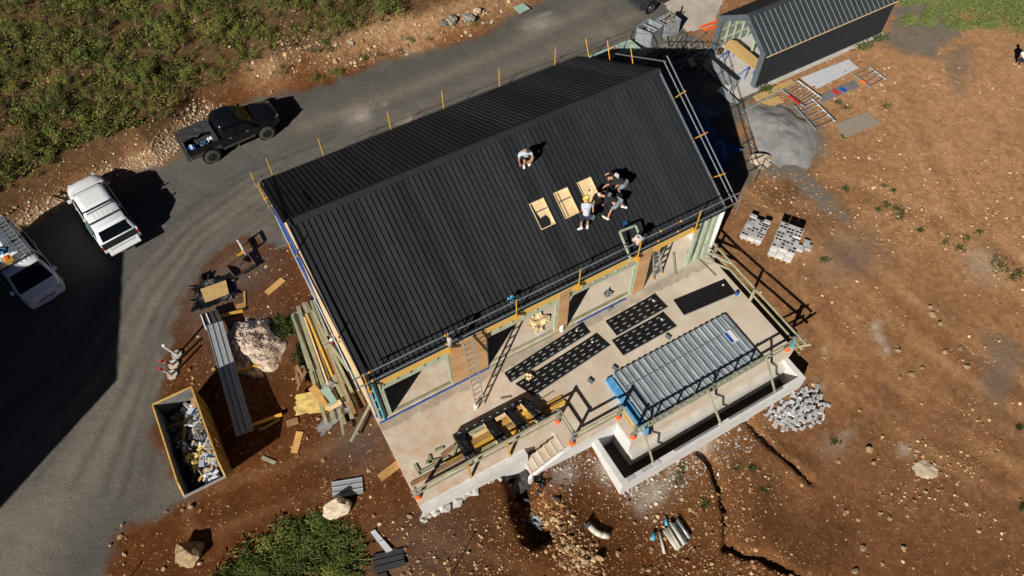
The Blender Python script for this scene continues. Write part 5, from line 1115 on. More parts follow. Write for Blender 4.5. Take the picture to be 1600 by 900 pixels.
def wheels(o, axles, track, r, wd, rimm):
    for x in axles:
        for s in (1, -1):
            y = s*track; w = MB().lathe([(r*.55, -wd/2), (r*.9, -wd/2), (r, -wd/2+.04), (r, wd/2-.04), (r*.9, wd/2), (r*.55, wd/2)], 24, (x, y, r), (0, 1, 0)).build('wheel', M['tyre'], o, local=True, smooth=False)
            MB().lathe([(r*.58, 0), (r*.56, .015), (r*.2, -.02), (r*.1, .02)], 16, (x, y+s*(wd/2+.004), r), (0, s, 0)).build('rim', rimm, w, local=True)
def quadp(o, nm, pts, m, d=(0, 0, .006)): return MB().prism(pts, d).build(nm, m, o, local=True)
def cab(o, paint, x0b, x1b, x0t, x1t, zb, zt, hwb, hwt, split, rear=True):
    rings = [bev(x0b, x1b, hwb, zb), bev(x0b+(x0t-x0b)*.92, x1b+(x1t-x1b)*.92, hwb+(hwt-hwb)*.92, zb+(zt-zb)*.92), bev(x0t+.05, x1t-.05, hwt-.03, zt), bev(x0t+.3, x1t-.3, hwt-.25, zt+.025, .1)]
    ringloft(rings).build('cab', paint, o, local=True, smooth='auto')
    def sp(x, z, s):
        t = (z-zb)/(zt-zb); return (x+0*t, s*(hwb+(hwt-hwb)*t+.006), z)
    def xf(z): return x1b+(x1t-x1b)*(z-zb)/(zt-zb)
    def xr(z): return x0b+(x0t-x0b)*(z-zb)/(zt-zb)
    z0, z1 = zb+.05, zt-.12
    for s in (1, -1):
        quadp(o, 'window', [sp(split+.05, z0, s), sp(xf(z0)-.22, z0, s), sp(xf(z1)-.22, z1, s), sp(split+.05, z1, s)], M['glass'], (0, s*.012, 0))
        quadp(o, 'window', [sp(xr(z0)+.2, z0, s), sp(split-.05, z0, s), sp(split-.05, z1, s), sp(xr(z1)+.18, z1, s)], M['glass'], (0, s*.012, 0))
    w0, w1 = hwb-.12, hwt-.08
    quadp(o, 'windscreen', [(xf(z0)+.006, -w0, z0), (xf(z0)+.006, w0, z0), (xf(zt-.07)+.006, w1, zt-.07), (xf(zt-.07)+.006, -w1, zt-.07)], M['glass'], (.014, 0, .008))
    if rear: quadp(o, 'rear_window', [(xr(z0)-.006, -w0, z0+.05), (xr(z0)-.006, w0, z0+.05), (xr(z1)-.006, w1, z1), (xr(z1)-.006, -w1, z1)], M['glass'], (-.014, 0, 0))
def ute(loc, rz, paint, label, style, group='utes'):
    o = thing('ute', label, 'ute', loc, rz, group=None); k = .15 if style == 'black' else 0
    B_ = [sec(2.64, .46, .50+k, .78+k), sec(2.60, .62, .44+k, .88+k), sec(2.48, .78, .42+k, .96+k, .04), sec(2.25, .88, .40+k, 1.03+k, .05, .14), sec(1.95, .92, .40+k, 1.07+k, .05, .12), sec(1.6, .93, .40+k, 1.10+k), sec(1.15, .93, .42+k, 1.14+k), sec(.9, .93, .42+k, 1.12+k, 0), sec(-.85, .93, .42+k, 1.10+k, 0)]
    ringloft(B_).build('body', paint, o, local=True, smooth='auto')
    cab(o, paint, -.80, 1.28 if style != 'white' else 1.52, -.66, .42 if style != 'white' else .78, 1.09+k, 1.76+k, .88, .72, .22)
    MB().bx(-2.55, -.86, -.93, .93, .55+k, .80+k).build('tray_floor', paint if style != 'black' else M['dkgrey'], o, local=True)
    for s in (1, -1):
        MB().bx(-2.58, -.86, min(s*.93, s*.86), max(s*.93, s*.86), .803+k, 1.12+k).build('tray_side', paint, o, local=True)
        MB().box((2.47, s*.66, .87+k), (.26, .16, .14), Matrix.Rotation(-s*.5, 3, 'Z')).build('headlight', M['tglass'] if style == 'black' else M['mesh_white'], o, local=True)
        m_ = MB().box((1.0 if style != 'white' else 1.2, s*1.02, 1.16+k), (.11, .17, .14)).build('mirror', paint if style != 'black' else M['glass'], o, local=True)
        MB().beam((-.85, s*.945, .48+k), (1.0, s*.945, .48+k), .12, .07).build('side_step', M['dkgrey'], o, local=True)
        for x in (-.35, .62): MB().bx(x, x+.14, min(s*.945, s*.965), max(s*.945, s*.965), .96+k, 1.0+k).build('door_handle', M['alu'] if style == 'black' else paint, o, local=True)
        for x in (1.62, -1.55): MB().lathe([(.50, 0), (.49, .014)], 20, (x, s*.938, .42), (0, s, 0)).build('wheel_arch', M['paneldark'], o, local=True)
    if style == 'black':
        for s in (1, -1):
            for x in (1.62, -1.55):
                q = MB(); n = 10
                for i in range(n):
                    a, c = math.pi*(i/n), math.pi*((i+1)/n); P0, P1 = (x+.52*math.cos(a), .43+.52*math.sin(a)), (x+.52*math.cos(c), .43+.52*math.sin(c)); q.prism([(P0[0], s*.90, P0[1]), (P1[0], s*.90, P1[1]), (P1[0], s*1.0, P1[1]), (P0[0], s*1.0, P0[1])], (0, 0, .05))
                q.build('fender_flare', M['blackp'], o, local=True)
        MB().bx(-.70, .35, -.945, -.94, .70, .72).build('door_crease', M['dkgrey'], o, local=True)
        for s in (1, -1):
            for x in (-.78, .20, 1.12): MB().bx(x, x+.015, min(s*.94, s*.946), max(s*.94, s*.946), .66, 1.28).build('door_gap', M['hole'], o, local=True)
    else:
        for s in (1, -1):
            for x in (-.78, .20, 1.12): MB().bx(x, x+.012, min(s*.94, s*.944), max(s*.94, s*.944), .46, 1.08).build('door_gap', M['dkgrey'], o, local=True)
    r = .43 if style == 'black' else .37
    wheels(o, (1.62, -1.55), .85 if style == 'black' else .82, r, .28 if style == 'black' else .24, M['rim'] if style == 'black' else M['alu'])
    MB().bx(2.45, 2.66, -.62, .62, .42+k, .60+k).build('front_bumper', M['dkgrey'] if style == 'black' else paint, o, local=True)
    MB().bx(2.60, 2.66, -.42, .42, .64+k, .76+k).build('grille', M['paneldark'], o, local=True)
    if style == 'white':
        # canopy
        rings = [bev(-2.50, -.83, .90, 1.125, .1), bev(-2.15, -.81, .76, 1.68, .12), bev(-2.05, -.9, .70, 1.72, .1)]
        ringloft(rings).build('canopy', paint, o, local=True, smooth='auto')
        quadp(o, 'canopy_rear_window', [(-2.47, -.74, 1.20), (-2.47, .74, 1.20), (-2.19, .66, 1.64), (-2.19, -.66, 1.64)], M['glass'], (-.016, 0, .012))
        for s in (1, -1): quadp(o, 'canopy_side_window', [(-2.1, s*.885, 1.22), (-1.0, s*.885, 1.22), (-1.05, s*.79, 1.58), (-1.95, s*.79, 1.58)], M['glass'], (0, s*.016, 0))
        quadp(o, 'open_side_window', [(-1.95, .96, 1.30), (-1.05, .96, 1.30), (-1.0, .80, 1.6), (-1.9, .80, 1.6)], M['tglass'], (0, .02, .01))
        MB().bx(-2.585, -2.50, -.85, .85, .803, 1.10).build('tray_opening', M['hole'], o, local=True)
        tg = MB().bx(-3.08, -2.60, -.76, .76, .74, .80).build('tailgate', paint, o, local=True)
        for i in range(12): MB().bx(-2.82, -2.68, -.62+i*.108, -.58+i*.108, .801, .806).build('tailgate_rib', M['grey'], tg, local=True)
        for s in (1, -1): MB().bx(-2.60, -2.55, min(s*.86, s*.935), max(s*.86, s*.935), .82, 1.06).build('tail_light', M['red'], o, local=True)
        for x in (-.70, -1.62): MB().beam((x, -.78, 1.80), (x, .78, 1.80), .07, .05).build('roof_bar', M['navy'], o, local=True)
        for y in (-.42, -.21, 0, .21, .42): MB().bx(-.45, .50, y-.012, y+.012, 1.784, 1.788).build('roof_rib', paint, o, local=True); MB().bx(-1.55, -.9, y-.012, y+.012, 1.722, 1.726).build('roof_rib', paint, o, local=True)
        MB().bx(-2.70, -2.60, -.7, .7, .40, .55).build('rear_bumper', M['dkgrey'], o, local=True)
    elif style == 'black':
        MB().bx(-2.75, -2.59, -.95, .95, .7, 1.36).build('tailboard', M['dkgrey'], o, local=True)
        MB().bx(-2.58, -.90, .0, .92, 1.30, 1.36).build('tray_cover', M['dkgrey'], o, local=True); MB().bx(-1.02, -.88, -.92, .92, 1.23, 1.50).build('headboard', M['dkgrey'], o, local=True)
        q = MB(); crumple(q, (-1.75, .35, 1.42), 1.6, 1.0, 0, .05, 5, 10); q.build('folded_cover', M['dkgrey'], o, local=True)
    return o
def inplace(o, mb, nm, m, label, cat):
    """a separate thing carried by vehicle o, given in the vehicle's own axes"""
    Mx = Matrix.Translation(o.location) @ Matrix.Rotation(o.rotation_euler.z, 4, 'Z'); mb.v = [tuple(Mx @ Vector(v)) for v in mb.v]; return solo(mb, nm, m, label, cat)
u1 = ute((-7.58, 17.35, -.31), math.atan2(4.9, -.85), M['whitep'], 'white dual cab ute with canopy and lowered tailgate parked on the gravel', 'white')
u2 = ute((-.10, 19.62, -.29), math.radians(4), M['blackp'], 'black dual cab ute with open tray parked against the bank', 'black')
b = MB().bx(-2.45, -2.12, -.75, -.45, 1.0, 1.28); o = inplace(u2, b, 'cool_box', M['blue'], 'blue and white cool box in the black ute tray', 'cool box')
MB().box((0, 0, .30), (.12, .34, .03), Matrix.Rotation(u2.rotation_euler.z, 3, 'Z')).build('lid', M['white'], o, local=True)
b = MB(); crumple(b, (-1.65, -.55, 1.15), .4, .3, 0, .1, 3, 7); inplace(u2, b, 'blue_bag', M['tarp'], 'dark blue bag in the middle of the black ute tray', 'bag')
b = MB(); crumple(b, (-1.25, -.45, 1.2), .26, .26, 0, .08, 4, 7); inplace(u2, b, 'white_bag', M['white'], 'white bag behind the cab in the black ute tray', 'bag')
p = gp(951, 3); ute((p.x+1.5, p.y+1.45, p.z), math.radians(8), M['greyp'], 'dark grey ute cut off by the top edge, left of the driveway', 'grey')
p = gp(1088, 5); ute((p.x-1.7, p.y+1.75, p.z), math.radians(6), M['greyp'], 'dark ute cut off by the top edge on the concrete driveway', 'grey')
# van
V = thing('van', 'white van with roof racks half in shade at the left edge', 'van', (-11.66, 15.80, -.38), math.atan2(-.966, .26)); wp = M['whitep']
def vsec(x, hw, z0, z1, tuck): 
    L_ = [(-hw+.08, z0), (-hw, z0+.15), (-hw, z0+(z1-z0)*.45), (-hw+tuck*.45, z0+(z1-z0)*.75), (-hw+tuck, z1-.08), (-hw+tuck+.12, z1), (0, z1+.02)]
    return [(x, y, z) for y, z in L_+[(-y, z) for y, z in L_[:-1][::-1]]]
ringloft([vsec(2.45, .70, .45, .78, .05), vsec(2.38, .84, .36, 1.0, .06), vsec(2.02, .93, .34, 1.16, .06), vsec(1.30, .94, .34, 1.90, .19), vsec(.9, .95, .34, 1.97, .19), vsec(-2.0, .95, .34, 1.97, .19), vsec(-2.42, .92, .4, 1.90, .19), vsec(-2.48, .88, .45, 1.1, .1)]).build('body', wp, V, local=True, smooth='auto')
quadp(V, 'windscreen', [(1.98, -.80, 1.20), (1.98, .80, 1.20), (1.36, .68, 1.86), (1.36, -.68, 1.86)], M['glass'], (.012, 0, .012))
for s in (1, -1):
    quadp(V, 'window', [(.55, s*.93, 1.18), (1.55, s*.93, 1.18), (1.15, s*.81, 1.75), (.55, s*.81, 1.75)], M['glass'], (0, s*.016, 0))
    quadp(V, 'window', [(-1.9, s*.93, 1.18), (.35, s*.93, 1.18), (.35, s*.81, 1.75), (-1.9, s*.81, 1.75)], M['glass'], (0, s*.016, 0))
    MB().box((1.62, s*1.04, 1.2), (.10, .14, .2)).build('mirror', wp, V, local=True)
    MB().bx(2.28, 2.44, min(s*.55, s*.82), max(s*.55, s*.82), .72, .92).build('headlight', M['mesh_white'], V, local=True)
    for x in (1.5, -1.5): MB().lathe([(.42, 0), (.41, .014)], 20, (x, s*.952, .36), (0, s, 0)).build('wheel_arch', M['paneldark'], V, local=True)
MB().bx(2.40, 2.47, -.42, .42, .66, .71).build('grille', M['paneldark'], V, local=True); MB().box((2.52, 0, .80), (.05, .13, .1)).build('badge', M['alu'], V, local=True); MB().bx(2.475, 2.49, -.26, .26, .42, .53).build('number_plate', M['mesh_white'], V, local=True)
wheels(V, (1.5, -1.5), .86, .34, .22, M['alu'])
for x in (.95, -.35, -1.7): MB().beam((x, -.80, 2.06), (x, .80, 2.06), .08, .06).build('roof_rack', M['dkgrey'], V, local=True)
for y in (-.5, -.3, -.1, .1, .3, .5): MB().bx(-2.2, 1.1, y-.015, y+.015, 1.985, 1.992).build('roof_rib', wp, V, local=True)
lad = thing('roof_ladder', 'aluminium ladder tied on the white van roof rack', 'ladder', (-11.66, 15.80, 1.72), V.rotation_euler.z)
for y in (.28, .66): MB().bx(-2.9, 1.0, y-.025, y+.025, .0, .08).build('stile', M['alu'], lad, local=True)
for i in range(13): MB().bx(-2.75+i*.29, -2.68+i*.29, .305, .635, .02, .06).build('rung', M['alu'], lad, local=True)
b = MB().bx(.50, .86, -.42, -.05, 2.1, 2.28); o = inplace(V, b, 'tool_case', M['ywood'], 'yellow and orange tool case on the white van roof', 'tool case'); MB().box((0, 0, .20), (.30, .14, .04), Matrix.Rotation(V.rotation_euler.z, 3, 'Z')).build('case_handle', M['orange'], o, local=True)
b = MB(); crumple(b, (-.1, -.3, 2.16), .5, .5, 0, .08, 8, 7); inplace(V, b, 'blue_bundle', M['tarp'], 'blue bundle on the white van roof rack behind the tool case', 'bundle')
b = MB().bx(-2.0, .3, -.05, .2, 2.1, 2.13); inplace(V, b, 'dark_board', M['sheetblue'], 'dark flat board on the white van roof beside the ladder', 'board')

# ================================================================== people
def skinmesh(name, J, edges, rad, m, root, par=None, extra=None, sub=1):
    names = list(dict.fromkeys([n for e in edges for n in e])); ix = {n: i for i, n in enumerate(names)}
    me = bpy.data.meshes.new(name); me.from_pydata([J[n] for n in names], [(ix[a], ix[b]) for a, b in edges], [])
    ob = bpy.data.objects.new(name, me); COL.objects.link(ob); ob.modifiers.new('skin', 'SKIN'); s = ob.modifiers.new('sub', 'SUBSURF'); s.levels = sub; s.render_levels = sub
    for n, i in ix.items():
        r = rad[n]; r = r if hasattr(r, '__len__') else (r, r); me.skin_vertices[0].data[i].radius = r; me.skin_vertices[0].data[i].use_root = (n == root)
    dg = bpy.context.evaluated_depsgraph_get(); ev = ob.evaluated_get(dg); m2 = bpy.data.meshes.new_from_object(ev)
    b = MB(); b.add([v.co for v in m2.vertices], [tuple(p.vertices) for p in m2.polygons]); bpy.data.objects.remove(ob); bpy.data.meshes.remove(me); bpy.data.meshes.remove(m2)
    if extra: b.add(extra.v, extra.f)
    return b.build(name, m, par, smooth=True)
def person(label, J, tee, shorts, shoes, cap=None, group='workers', sock=None, back_print=False, hair='hair'):
    J = {k: Vector(v) for k, v in J.items()}; base = (J['anL']+J['anR'])/2; o = thing('person', label, 'person', (base.x, base.y, min(J['anL'].z, J['anR'].z)-.08), group=group)
    ex = MB()
    for s in 'LR':                        # palm and five fingers closing a little
        h_, e = J['ha'+s], J['el'+s]; d = (h_-e).normalized(); sd = d.cross(Vector((0, 0, 1))); sd = sd.normalized() if sd.length > .1 else Vector((1, 0, 0)); dn = d.cross(sd)
        if dn.z > 0: dn = -dn
        tip = h_+d*.09
        for k, L_ in enumerate((.065, .078, .082, .06)):
            q = tip+sd*(.03-.02*k); q2 = q+d*L_*.55+dn*.012; ex.tube(q, q2, .0095, 6, .009); ex.tube(q2, q2+d*L_*.4+dn*.03, .009, 6, .007)
        q = h_+sd*.035+d*.02; q2 = q+sd*.03+d*.035; ex.tube(q, q2, .012, 6, .010); ex.tube(q2, q2+d*.03, .010, 6, .008); J['palm'+s] = tip
    f = (J['head']-J['neck']).normalized(); face = Vector(J.get('face', Vector((0, -1, 0)))); face = (face-f*face.dot(f)).normalized(); sx = f.cross(face)
    hc = J['head']; ex.ball(hc+face*.10-f*.01, (.018, .018, .028), 6, 4)
    for s in (1, -1): ex.ball(hc+sx*.078*s, (.014, .022, .032), 6, 4); ex.ball(hc+face*.083+sx*.032*s+f*.02, .012, 6, 4)
    ed = [('pelvis', 'belly'), ('belly', 'chest'), ('chest', 'neck'), ('neck', 'head'), ('head', 'crown')]
    J['belly'] = J['pelvis'].lerp(J['chest'], .5); J['crown'] = hc+f*.09
    for s in 'LR': ed += [('chest', 'sh'+s), ('sh'+s, 'el'+s), ('el'+s, 'ha'+s), ('ha'+s, 'palm'+s), ('pelvis', 'hip'+s), ('hip'+s, 'kn'+s), ('kn'+s, 'an'+s), ('an'+s, 'to'+s)]
    R = dict(pelvis=.115, belly=.115, chest=.125, neck=.055, head=.088, crown=.06)
    for s in 'LR': R.update({'sh'+s: .062, 'el'+s: .042, 'ha'+s: .032, 'palm'+s: .030, 'hip'+s: .085, 'kn'+s: .058, 'an'+s: .042, 'to'+s: .036})
    skinmesh('body', J, ed, R, M['skin'], 'pelvis', o, ex)
    J2 = dict(J); e2 = [('pelvis', 'belly'), ('belly', 'chest'), ('chest', 'col')]; J2['col'] = J['chest'].lerp(J['neck'], .6); r2 = dict(pelvis=.14, belly=.15, chest=.155, col=.09)
    for s in 'LR': J2['sl'+s] = J['sh'+s].lerp(J['el'+s], .6); e2 += [('chest', 'sh'+s), ('sh'+s, 'sl'+s)]; r2.update({'sh'+s: .092, 'sl'+s: .075})
    sh_ = skinmesh('tee_shirt', J2, e2, r2, M[tee], 'belly', o)
    if back_print:
        up_ = Vector((0, 0, 1)); q = J['chest'].lerp(J['belly'], .2)+up_*.165; d = (J['chest']-J['pelvis']).normalized(); sd = d.cross(up_).normalized()
        if back_print == 'white': MB().prism([q-d*.12-sd*.10, q+d*.12-sd*.06, q+d*.12+sd*.12, q-d*.05+sd*.10], (0, 0, .01)).build('back_patch', M['white'], sh_)
        else:
            for a in range(5): MB().prism([q+sd*(-.10+a*.05)-d*.07*((a % 2)+.3), q+sd*(-.07+a*.05)-d*.06, q+sd*(-.07+a*.05)+d*.05, q+sd*(-.10+a*.05)+d*.07], (0, 0, .008)).build('back_print', M['offw'], sh_)
    e3 = []; J3 = dict(J); r3 = dict(pelvis=.15)
    for s in 'LR': J3['lg'+s] = J['hip'+s].lerp(J['kn'+s], .85); e3 += [('pelvis', 'hip'+s), ('hip'+s, 'lg'+s)]; r3.update({'hip'+s: .118, 'lg'+s: .095})
    skinmesh('shorts', J3, e3, r3, M[shorts], 'pelvis', o)
    for s in 'LR':
        a, t_ = J['an'+s], J['to'+s]; d = (t_-a).normalized(); MB().tube(a-d*.07-Vector((0, 0, .03)), t_+d*.05-Vector((0, 0, .02)), .058, 10, .050).build('shoe', M[shoes], o)
        if sock: MB().tube(a, a.lerp(J['kn'+s], .35), .052, 8, .056).build('sock', M[sock], o)
    capm = M[cap] if cap else M[hair]; q = MB().ball(hc+f*.035-face*.012, (.105, .105, .105), 12, 6); q.v = [tuple(Vector(v)-(face*(max(0, (Vector(v)-hc).dot(face)-.04))*.9 + f*min(0, (Vector(v)-hc).dot(f)+.01)*.9)) for v in q.v]
    cp = q.build('cap' if cap else 'hair', capm, o, smooth=True)
    if cap: MB().prism([hc+f*.05+face*.06-sx*.07, hc+f*.05+face*.06+sx*.07, hc+f*.03+face*.17+sx*.05, hc+f*.03+face*.17-sx*.05], f*.012).build('cap_peak', capm, cp)
    return o
def A_(x, y, z): return at(x, y, z)
o = person('crouching worker in light grey T-shirt and black shorts on the upper roof', dict(pelvis=A_(823, 243, 6.62), chest=A_(820, 238, 7.0), neck=A_(823, 236, 7.16), head=A_(826, 236, 7.28), shL=A_(830, 238, 7.02), elL=A_(833, 247, 6.78), haL=A_(827, 252, 6.68), shR=A_(812, 241, 7.02), elR=A_(811, 250, 6.72), haR=A_(812.5, 256, 6.42),
    hipL=A_(828, 243, 6.6), knL=A_(832, 249, 6.75), anL=A_(828, 255, 6.34), toL=A_(827, 257, 6.29), hipR=A_(818, 246, 6.6), knR=A_(820, 252, 6.75), anR=A_(819, 258, 6.32), toR=A_(819, 261.5, 6.26), face=(.3, -.9, -.3)), 'tee_grey', 'tee_black', 'white')
o = person('standing worker in light grey T-shirt and yellow neck flap cap beside the skylights', dict(pelvis=A_(915.5, 337, 5.45), chest=A_(917, 322, 5.86), neck=A_(917, 314, 6.02), head=A_(917, 309, 6.15), shL=A_(911, 319, 5.86), elL=A_(909.5, 329, 5.5), haL=A_(909, 337, 5.22), shR=A_(925, 318, 5.86), elR=A_(927, 328, 5.5), haR=A_(925, 335, 5.25),
    hipL=A_(911, 338, 5.4), knL=A_(908.5, 347, 4.98), anL=A_(908, 356, 4.62), toL=A_(904, 357.5, 4.58), hipR=A_(920, 337, 5.4), knR=A_(918.5, 346, 4.98), anR=A_(918, 354, 4.6), toR=A_(919, 350, 4.62), face=(0, .8, -.5)), 'tee_grey', 'navy', 'white', 'ycap', sock='white')
q = MB(); crumple(q, A_(917, 313, 6.0)-Vector((0, 0, 0)), .26, .24, 0, .02, 3, 6, tilt=(0, .6)); q.build('neck_flap', M['ycap'], o)
for s, (px, py) in (('L', (909, 340)), ('R', (925, 338))): MB().box(A_(px, py, 5.3), (.12, .22, .18)).build('tool_pouch', M['dkgrey'] if s == 'L' else M['denim'], o)
person('bending worker in black T-shirt with back print and patterned shorts', dict(pelvis=A_(965, 316, 5.42), chest=A_(950, 308, 5.52), neck=A_(943, 306, 5.50), head=A_(938, 305, 5.44), shL=A_(946, 317, 5.42), elL=A_(943, 320, 5.15), haL=A_(941, 320, 4.92), shR=A_(950, 299, 5.45), elR=A_(944, 299, 5.2), haR=A_(938, 299, 5.0),
    hipL=A_(962, 322, 5.36), knL=A_(955, 328, 5.02), anL=A_(949.5, 341, 4.58), toL=A_(943, 338, 4.56), hipR=A_(970, 312, 5.34), knR=A_(970, 317, 5.02), anR=A_(977, 323, 4.66), toR=A_(972, 322, 4.68), face=(-.5, .1, -.9)), 'tee_black', 'denim', 'white', 'white', back_print='print')
person('bending worker in black T-shirt with white patch reaching for the skylight board', dict(pelvis=A_(976, 286, 5.72), chest=A_(962, 278, 5.80), neck=A_(956, 278, 5.76), head=A_(951, 278, 5.70), shL=A_(958, 286, 5.66), elL=A_(948, 289, 5.42), haL=A_(940, 295, 5.12), shR=A_(958, 271, 5.68), elR=A_(950, 271, 5.4), haR=A_(943, 275, 5.28),
    hipL=A_(973, 291, 5.62), knL=A_(966, 295, 5.38), anL=A_(970, 304, 4.94), toL=A_(965, 303, 4.94), hipR=A_(980, 282, 5.62), knR=A_(966, 288, 5.36), anR=A_(961, 294, 5.04), toR=A_(956, 293, 5.04), face=(-.6, 0, -.8)), 'tee_black', 'denim', 'white', back_print='white')
person('person walking on the soil at the far right edge in white and blue top', dict(pelvis=A_(1599, 90, .58), chest=A_(1602, 83, .98), neck=A_(1604, 80, 1.18), head=A_(1605, 78, 1.32), shL=A_(1597, 83, 1.0), elL=A_(1595, 87, .72), haL=A_(1593, 90, .5), shR=A_(1607, 84, 1.0), elR=A_(1610, 88, .72), haR=A_(1609, 92, .5),
    hipL=A_(1596, 91, .55), knL=A_(1592, 96, .12), anL=A_(1588, 99, -.25), toL=A_(1585, 101, -.3), hipR=A_(1601, 92, .55), knR=A_(1596, 98, .12), anR=A_(1593, 103, -.25), toR=A_(1591, 105, -.3), face=(-.7, -.6, 0)), 'white', 'navy', 'pvc', 'ycap', group='walkers')

# ================================================================== stones and rubble
rr = np.random.RandomState(4)
def stonemat():
    m = bpy.data.materials.new('loose_stone'); m.use_nodes = True; nt = m.node_tree; b = nt.nodes['Principled BSDF']; b.inputs['Roughness'].default_value = .95; b.inputs['Specular IOR Level'].default_value = .1
    a = nt.nodes.new('ShaderNodeAttribute'); a.attribute_name = 'tint'; nt.links.new(a.outputs['Color'], b.inputs['Base Color']); return m
SM = stonemat()
PROT = []
for k in range(14):
    b = MB().rock((0, 0, 0), 1, 900+k, 1, .7, .5); PROT.append((np.array(b.v), np.array(b.f)))
def scatter(name, N, gen, size, cols, label):
    P = gen(N); V, F, C = [], [], []; off = 0
    for k in range(N):
        s = size(); v, f = PROT[rr.randint(14)]; t = rr.uniform(0, 6.28); c, sn = math.cos(t), math.sin(t)
        q = np.stack([v[:,0]*c-v[:,1]*sn, v[:,0]*sn+v[:,1]*c, v[:,2]], -1)*s + np.array([P[k,0], P[k,1], P[k,2]+s*.12])
        V.append(q); F.append(f+off); off += len(v); col = np.array(cols[rr.randint(len(cols))])*rr.uniform(.7, 1.15); C.append(np.tile(np.append(col, 1), (len(v), 1)))
    b = MB(); b.v = np.concatenate(V).tolist(); b.f = np.concatenate(F).tolist(); b.c = np.concatenate(C)
    return tagit(b.build(name, SM, kind='stuff'), label, 'stones')
TAN = [(.34,.19,.09),(.44,.27,.135),(.52,.35,.19),(.28,.14,.065),(.58,.43,.26)]; PALE = [(.48,.36,.22),(.56,.44,.30),(.40,.28,.17),(.62,.52,.38),(.33,.21,.12)]; GREYS = [(.45,.43,.40),(.55,.53,.50),(.33,.31,.29),(.60,.58,.55)]
GRP = W2([(-300,1300),(158,897),(195,825),(300,780),(245,690),(252,600),(285,480),(345,395),(430,385),(470,370),(1010,240),(1170,300),(1178,262),(1150,200),(1185,150),(1110,80),(1030,0)])+BANK[::-1]
BLK = [slab, [(7.5,-5),(7.5,-7.4),(17.5,-7.4),(17.5,-5)], [(27,8),(37.4,8),(37.4,12.3),(27,12.3)], [(-8,.4),(-6.2,.4),(-6.2,4.8),(-8,4.8)], [(4.4,-5.2),(6.5,-5.2),(6.5,-4),(4.4,-4)]]
OKG = poly_sd(GX, GY, GRP) > .1
BLKG = np.ones_like(OKG)
for q in BLK: BLKG &= poly_sd(GX, GY, q) > .05
OKG = OKG & BLKG
def fill(N, sample, keep):
    out = []; n = 0
    while n < N:
        px, py = sample(4000); P = gpv(px, py); k = keep(px, py, P); out.append(P[k]); n += int(k.sum())
    return np.concatenate(out)[:N]
def soilgen(N):
    return fill(N, lambda m: (rr.uniform(160, 1610, m), rr.uniform(0, 905, m)), lambda px, py, P: look(OKG, P) & ~((px < 1100) & (py < 380)) & (rr.rand(len(px)) < np.maximum(.06, (fbm(P[:,0], P[:,1], .30, 4, 77)-.38)*3.5*np.clip(.45+(px-600)/1100, .3, 1))))
def near(pts, sx, sy):
    A = np.array(pts, float)
    def g(N):
        def s(m):
            i = rr.randint(len(A)-1, size=m); t = rr.rand(m)[:,None]; q = A[i]*(1-t)+A[i+1]*t; return q[:,0]+rr.normal(size=m)*sx, q[:,1]+rr.normal(size=m)*sy
        return fill(N, s, lambda px, py, P: look(OKG, P))
    return g
sz = lambda a, b, e=-.55: (lambda: min(b, a*(rr.rand()+.02)**e))
scatter('loose_stones', 13000, soilgen, sz(.018, .12), TAN, 'loose tan stones scattered over the red soil')
scatter('bank_rubble', 4600, near([(20,372),(90,328),(170,285),(250,248),(300,205),(330,180)], 16, 14), sz(.020, .11), PALE, 'pale broken rock along the foot of the hillside bank')
scatter('bank_stones', 1500, near([(420,110),(470,60),(530,90),(580,75),(650,60),(720,40),(790,10)], 26, 16), sz(.026, .18), TAN+PALE, 'tan stones on the bare slope above the road')
scatter('hillside_stones', 900, lambda N: fill(N, lambda m: (rr.uniform(-10, 600, m), rr.uniform(-5, 330, m)), lambda px, py, P: look(HSD, P) > 1), sz(.026, .12), PALE, 'pale stones showing between the hillside shrubs')
scatter('concrete_chips', 1000, near([(880,745),(930,715),(985,770),(1040,755),(1090,715),(1180,675)], 20, 16), sz(.020, .10, -.5), GREYS, 'grey concrete chips strewn along the planter wall')
scatter('trench_rubble', 700, near([(840,780),(870,820),(900,870),(930,900)], 16, 16), sz(.03, .16, -.5), TAN, 'tan rubble beside the dark trench below the stairs')
scatter('white_rubble', 220, near([(500,470),(545,560),(590,640)], 5, 5), sz(.04, .16, -.5), GREYS+PALE, 'pale rubble strewn along the left wall footing')

# ================================================================== plants
def leafmesh(name, m, R, H_, n, leaf, seed, clumps=7, blade=False, stems=True):
    r2 = random.Random(seed); b = MB(); cl = []
    for _ in range(clumps):
        a = r2.uniform(0, 6.28); q = R*math.sqrt(r2.uniform(0, .8)); cl.append((q*math.cos(a), q*math.sin(a), r2.uniform(.25, .75)*H_, r2.uniform(.28, .5)*R))
    for i in range(n):
        x, y, z, s = cl[i % clumps]; d = Vector((r2.gauss(0, 1), r2.gauss(0, 1), r2.gauss(0, 1))).normalized()*s*r2.uniform(.5, 1.05)
        p = Vector((x+d.x, y+d.y, max(.02, z+d.z*.9))); t = Vector((r2.gauss(0, 1), r2.gauss(0, 1), r2.gauss(.3, .6))).normalized(); nn_ = (d.normalized()+Vector((r2.uniform(-.7, .7), r2.uniform(-.7, .7), r2.uniform(0, .9)))).normalized(); u = t.cross(nn_)
        if u.length < .1: continue
        u.normalize(); t = nn_.cross(u); L_ = leaf*r2.uniform(.6, 1.3); w_ = L_*r2.uniform(.3, .5)
        b.add([p-u*w_*.5, p+t*L_*.5-u*w_*.1, p+t*L_, p+t*L_*.5+u*w_*.9], [(0, 1, 2, 3)])
    me = bpy.data.meshes.new(name); me.from_pydata(b.v, [], b.f); me.materials.append(m)
    s = MB()
    for x, y, z, q in cl: s.tube((x*.15, y*.15, -.1), (x, y, z), .022, 5, .01)
    ms = bpy.data.meshes.new(name+'_stem'); ms.from_pydata(s.v, [], s.f); ms.materials.append(M['brown'])
    return me, ms
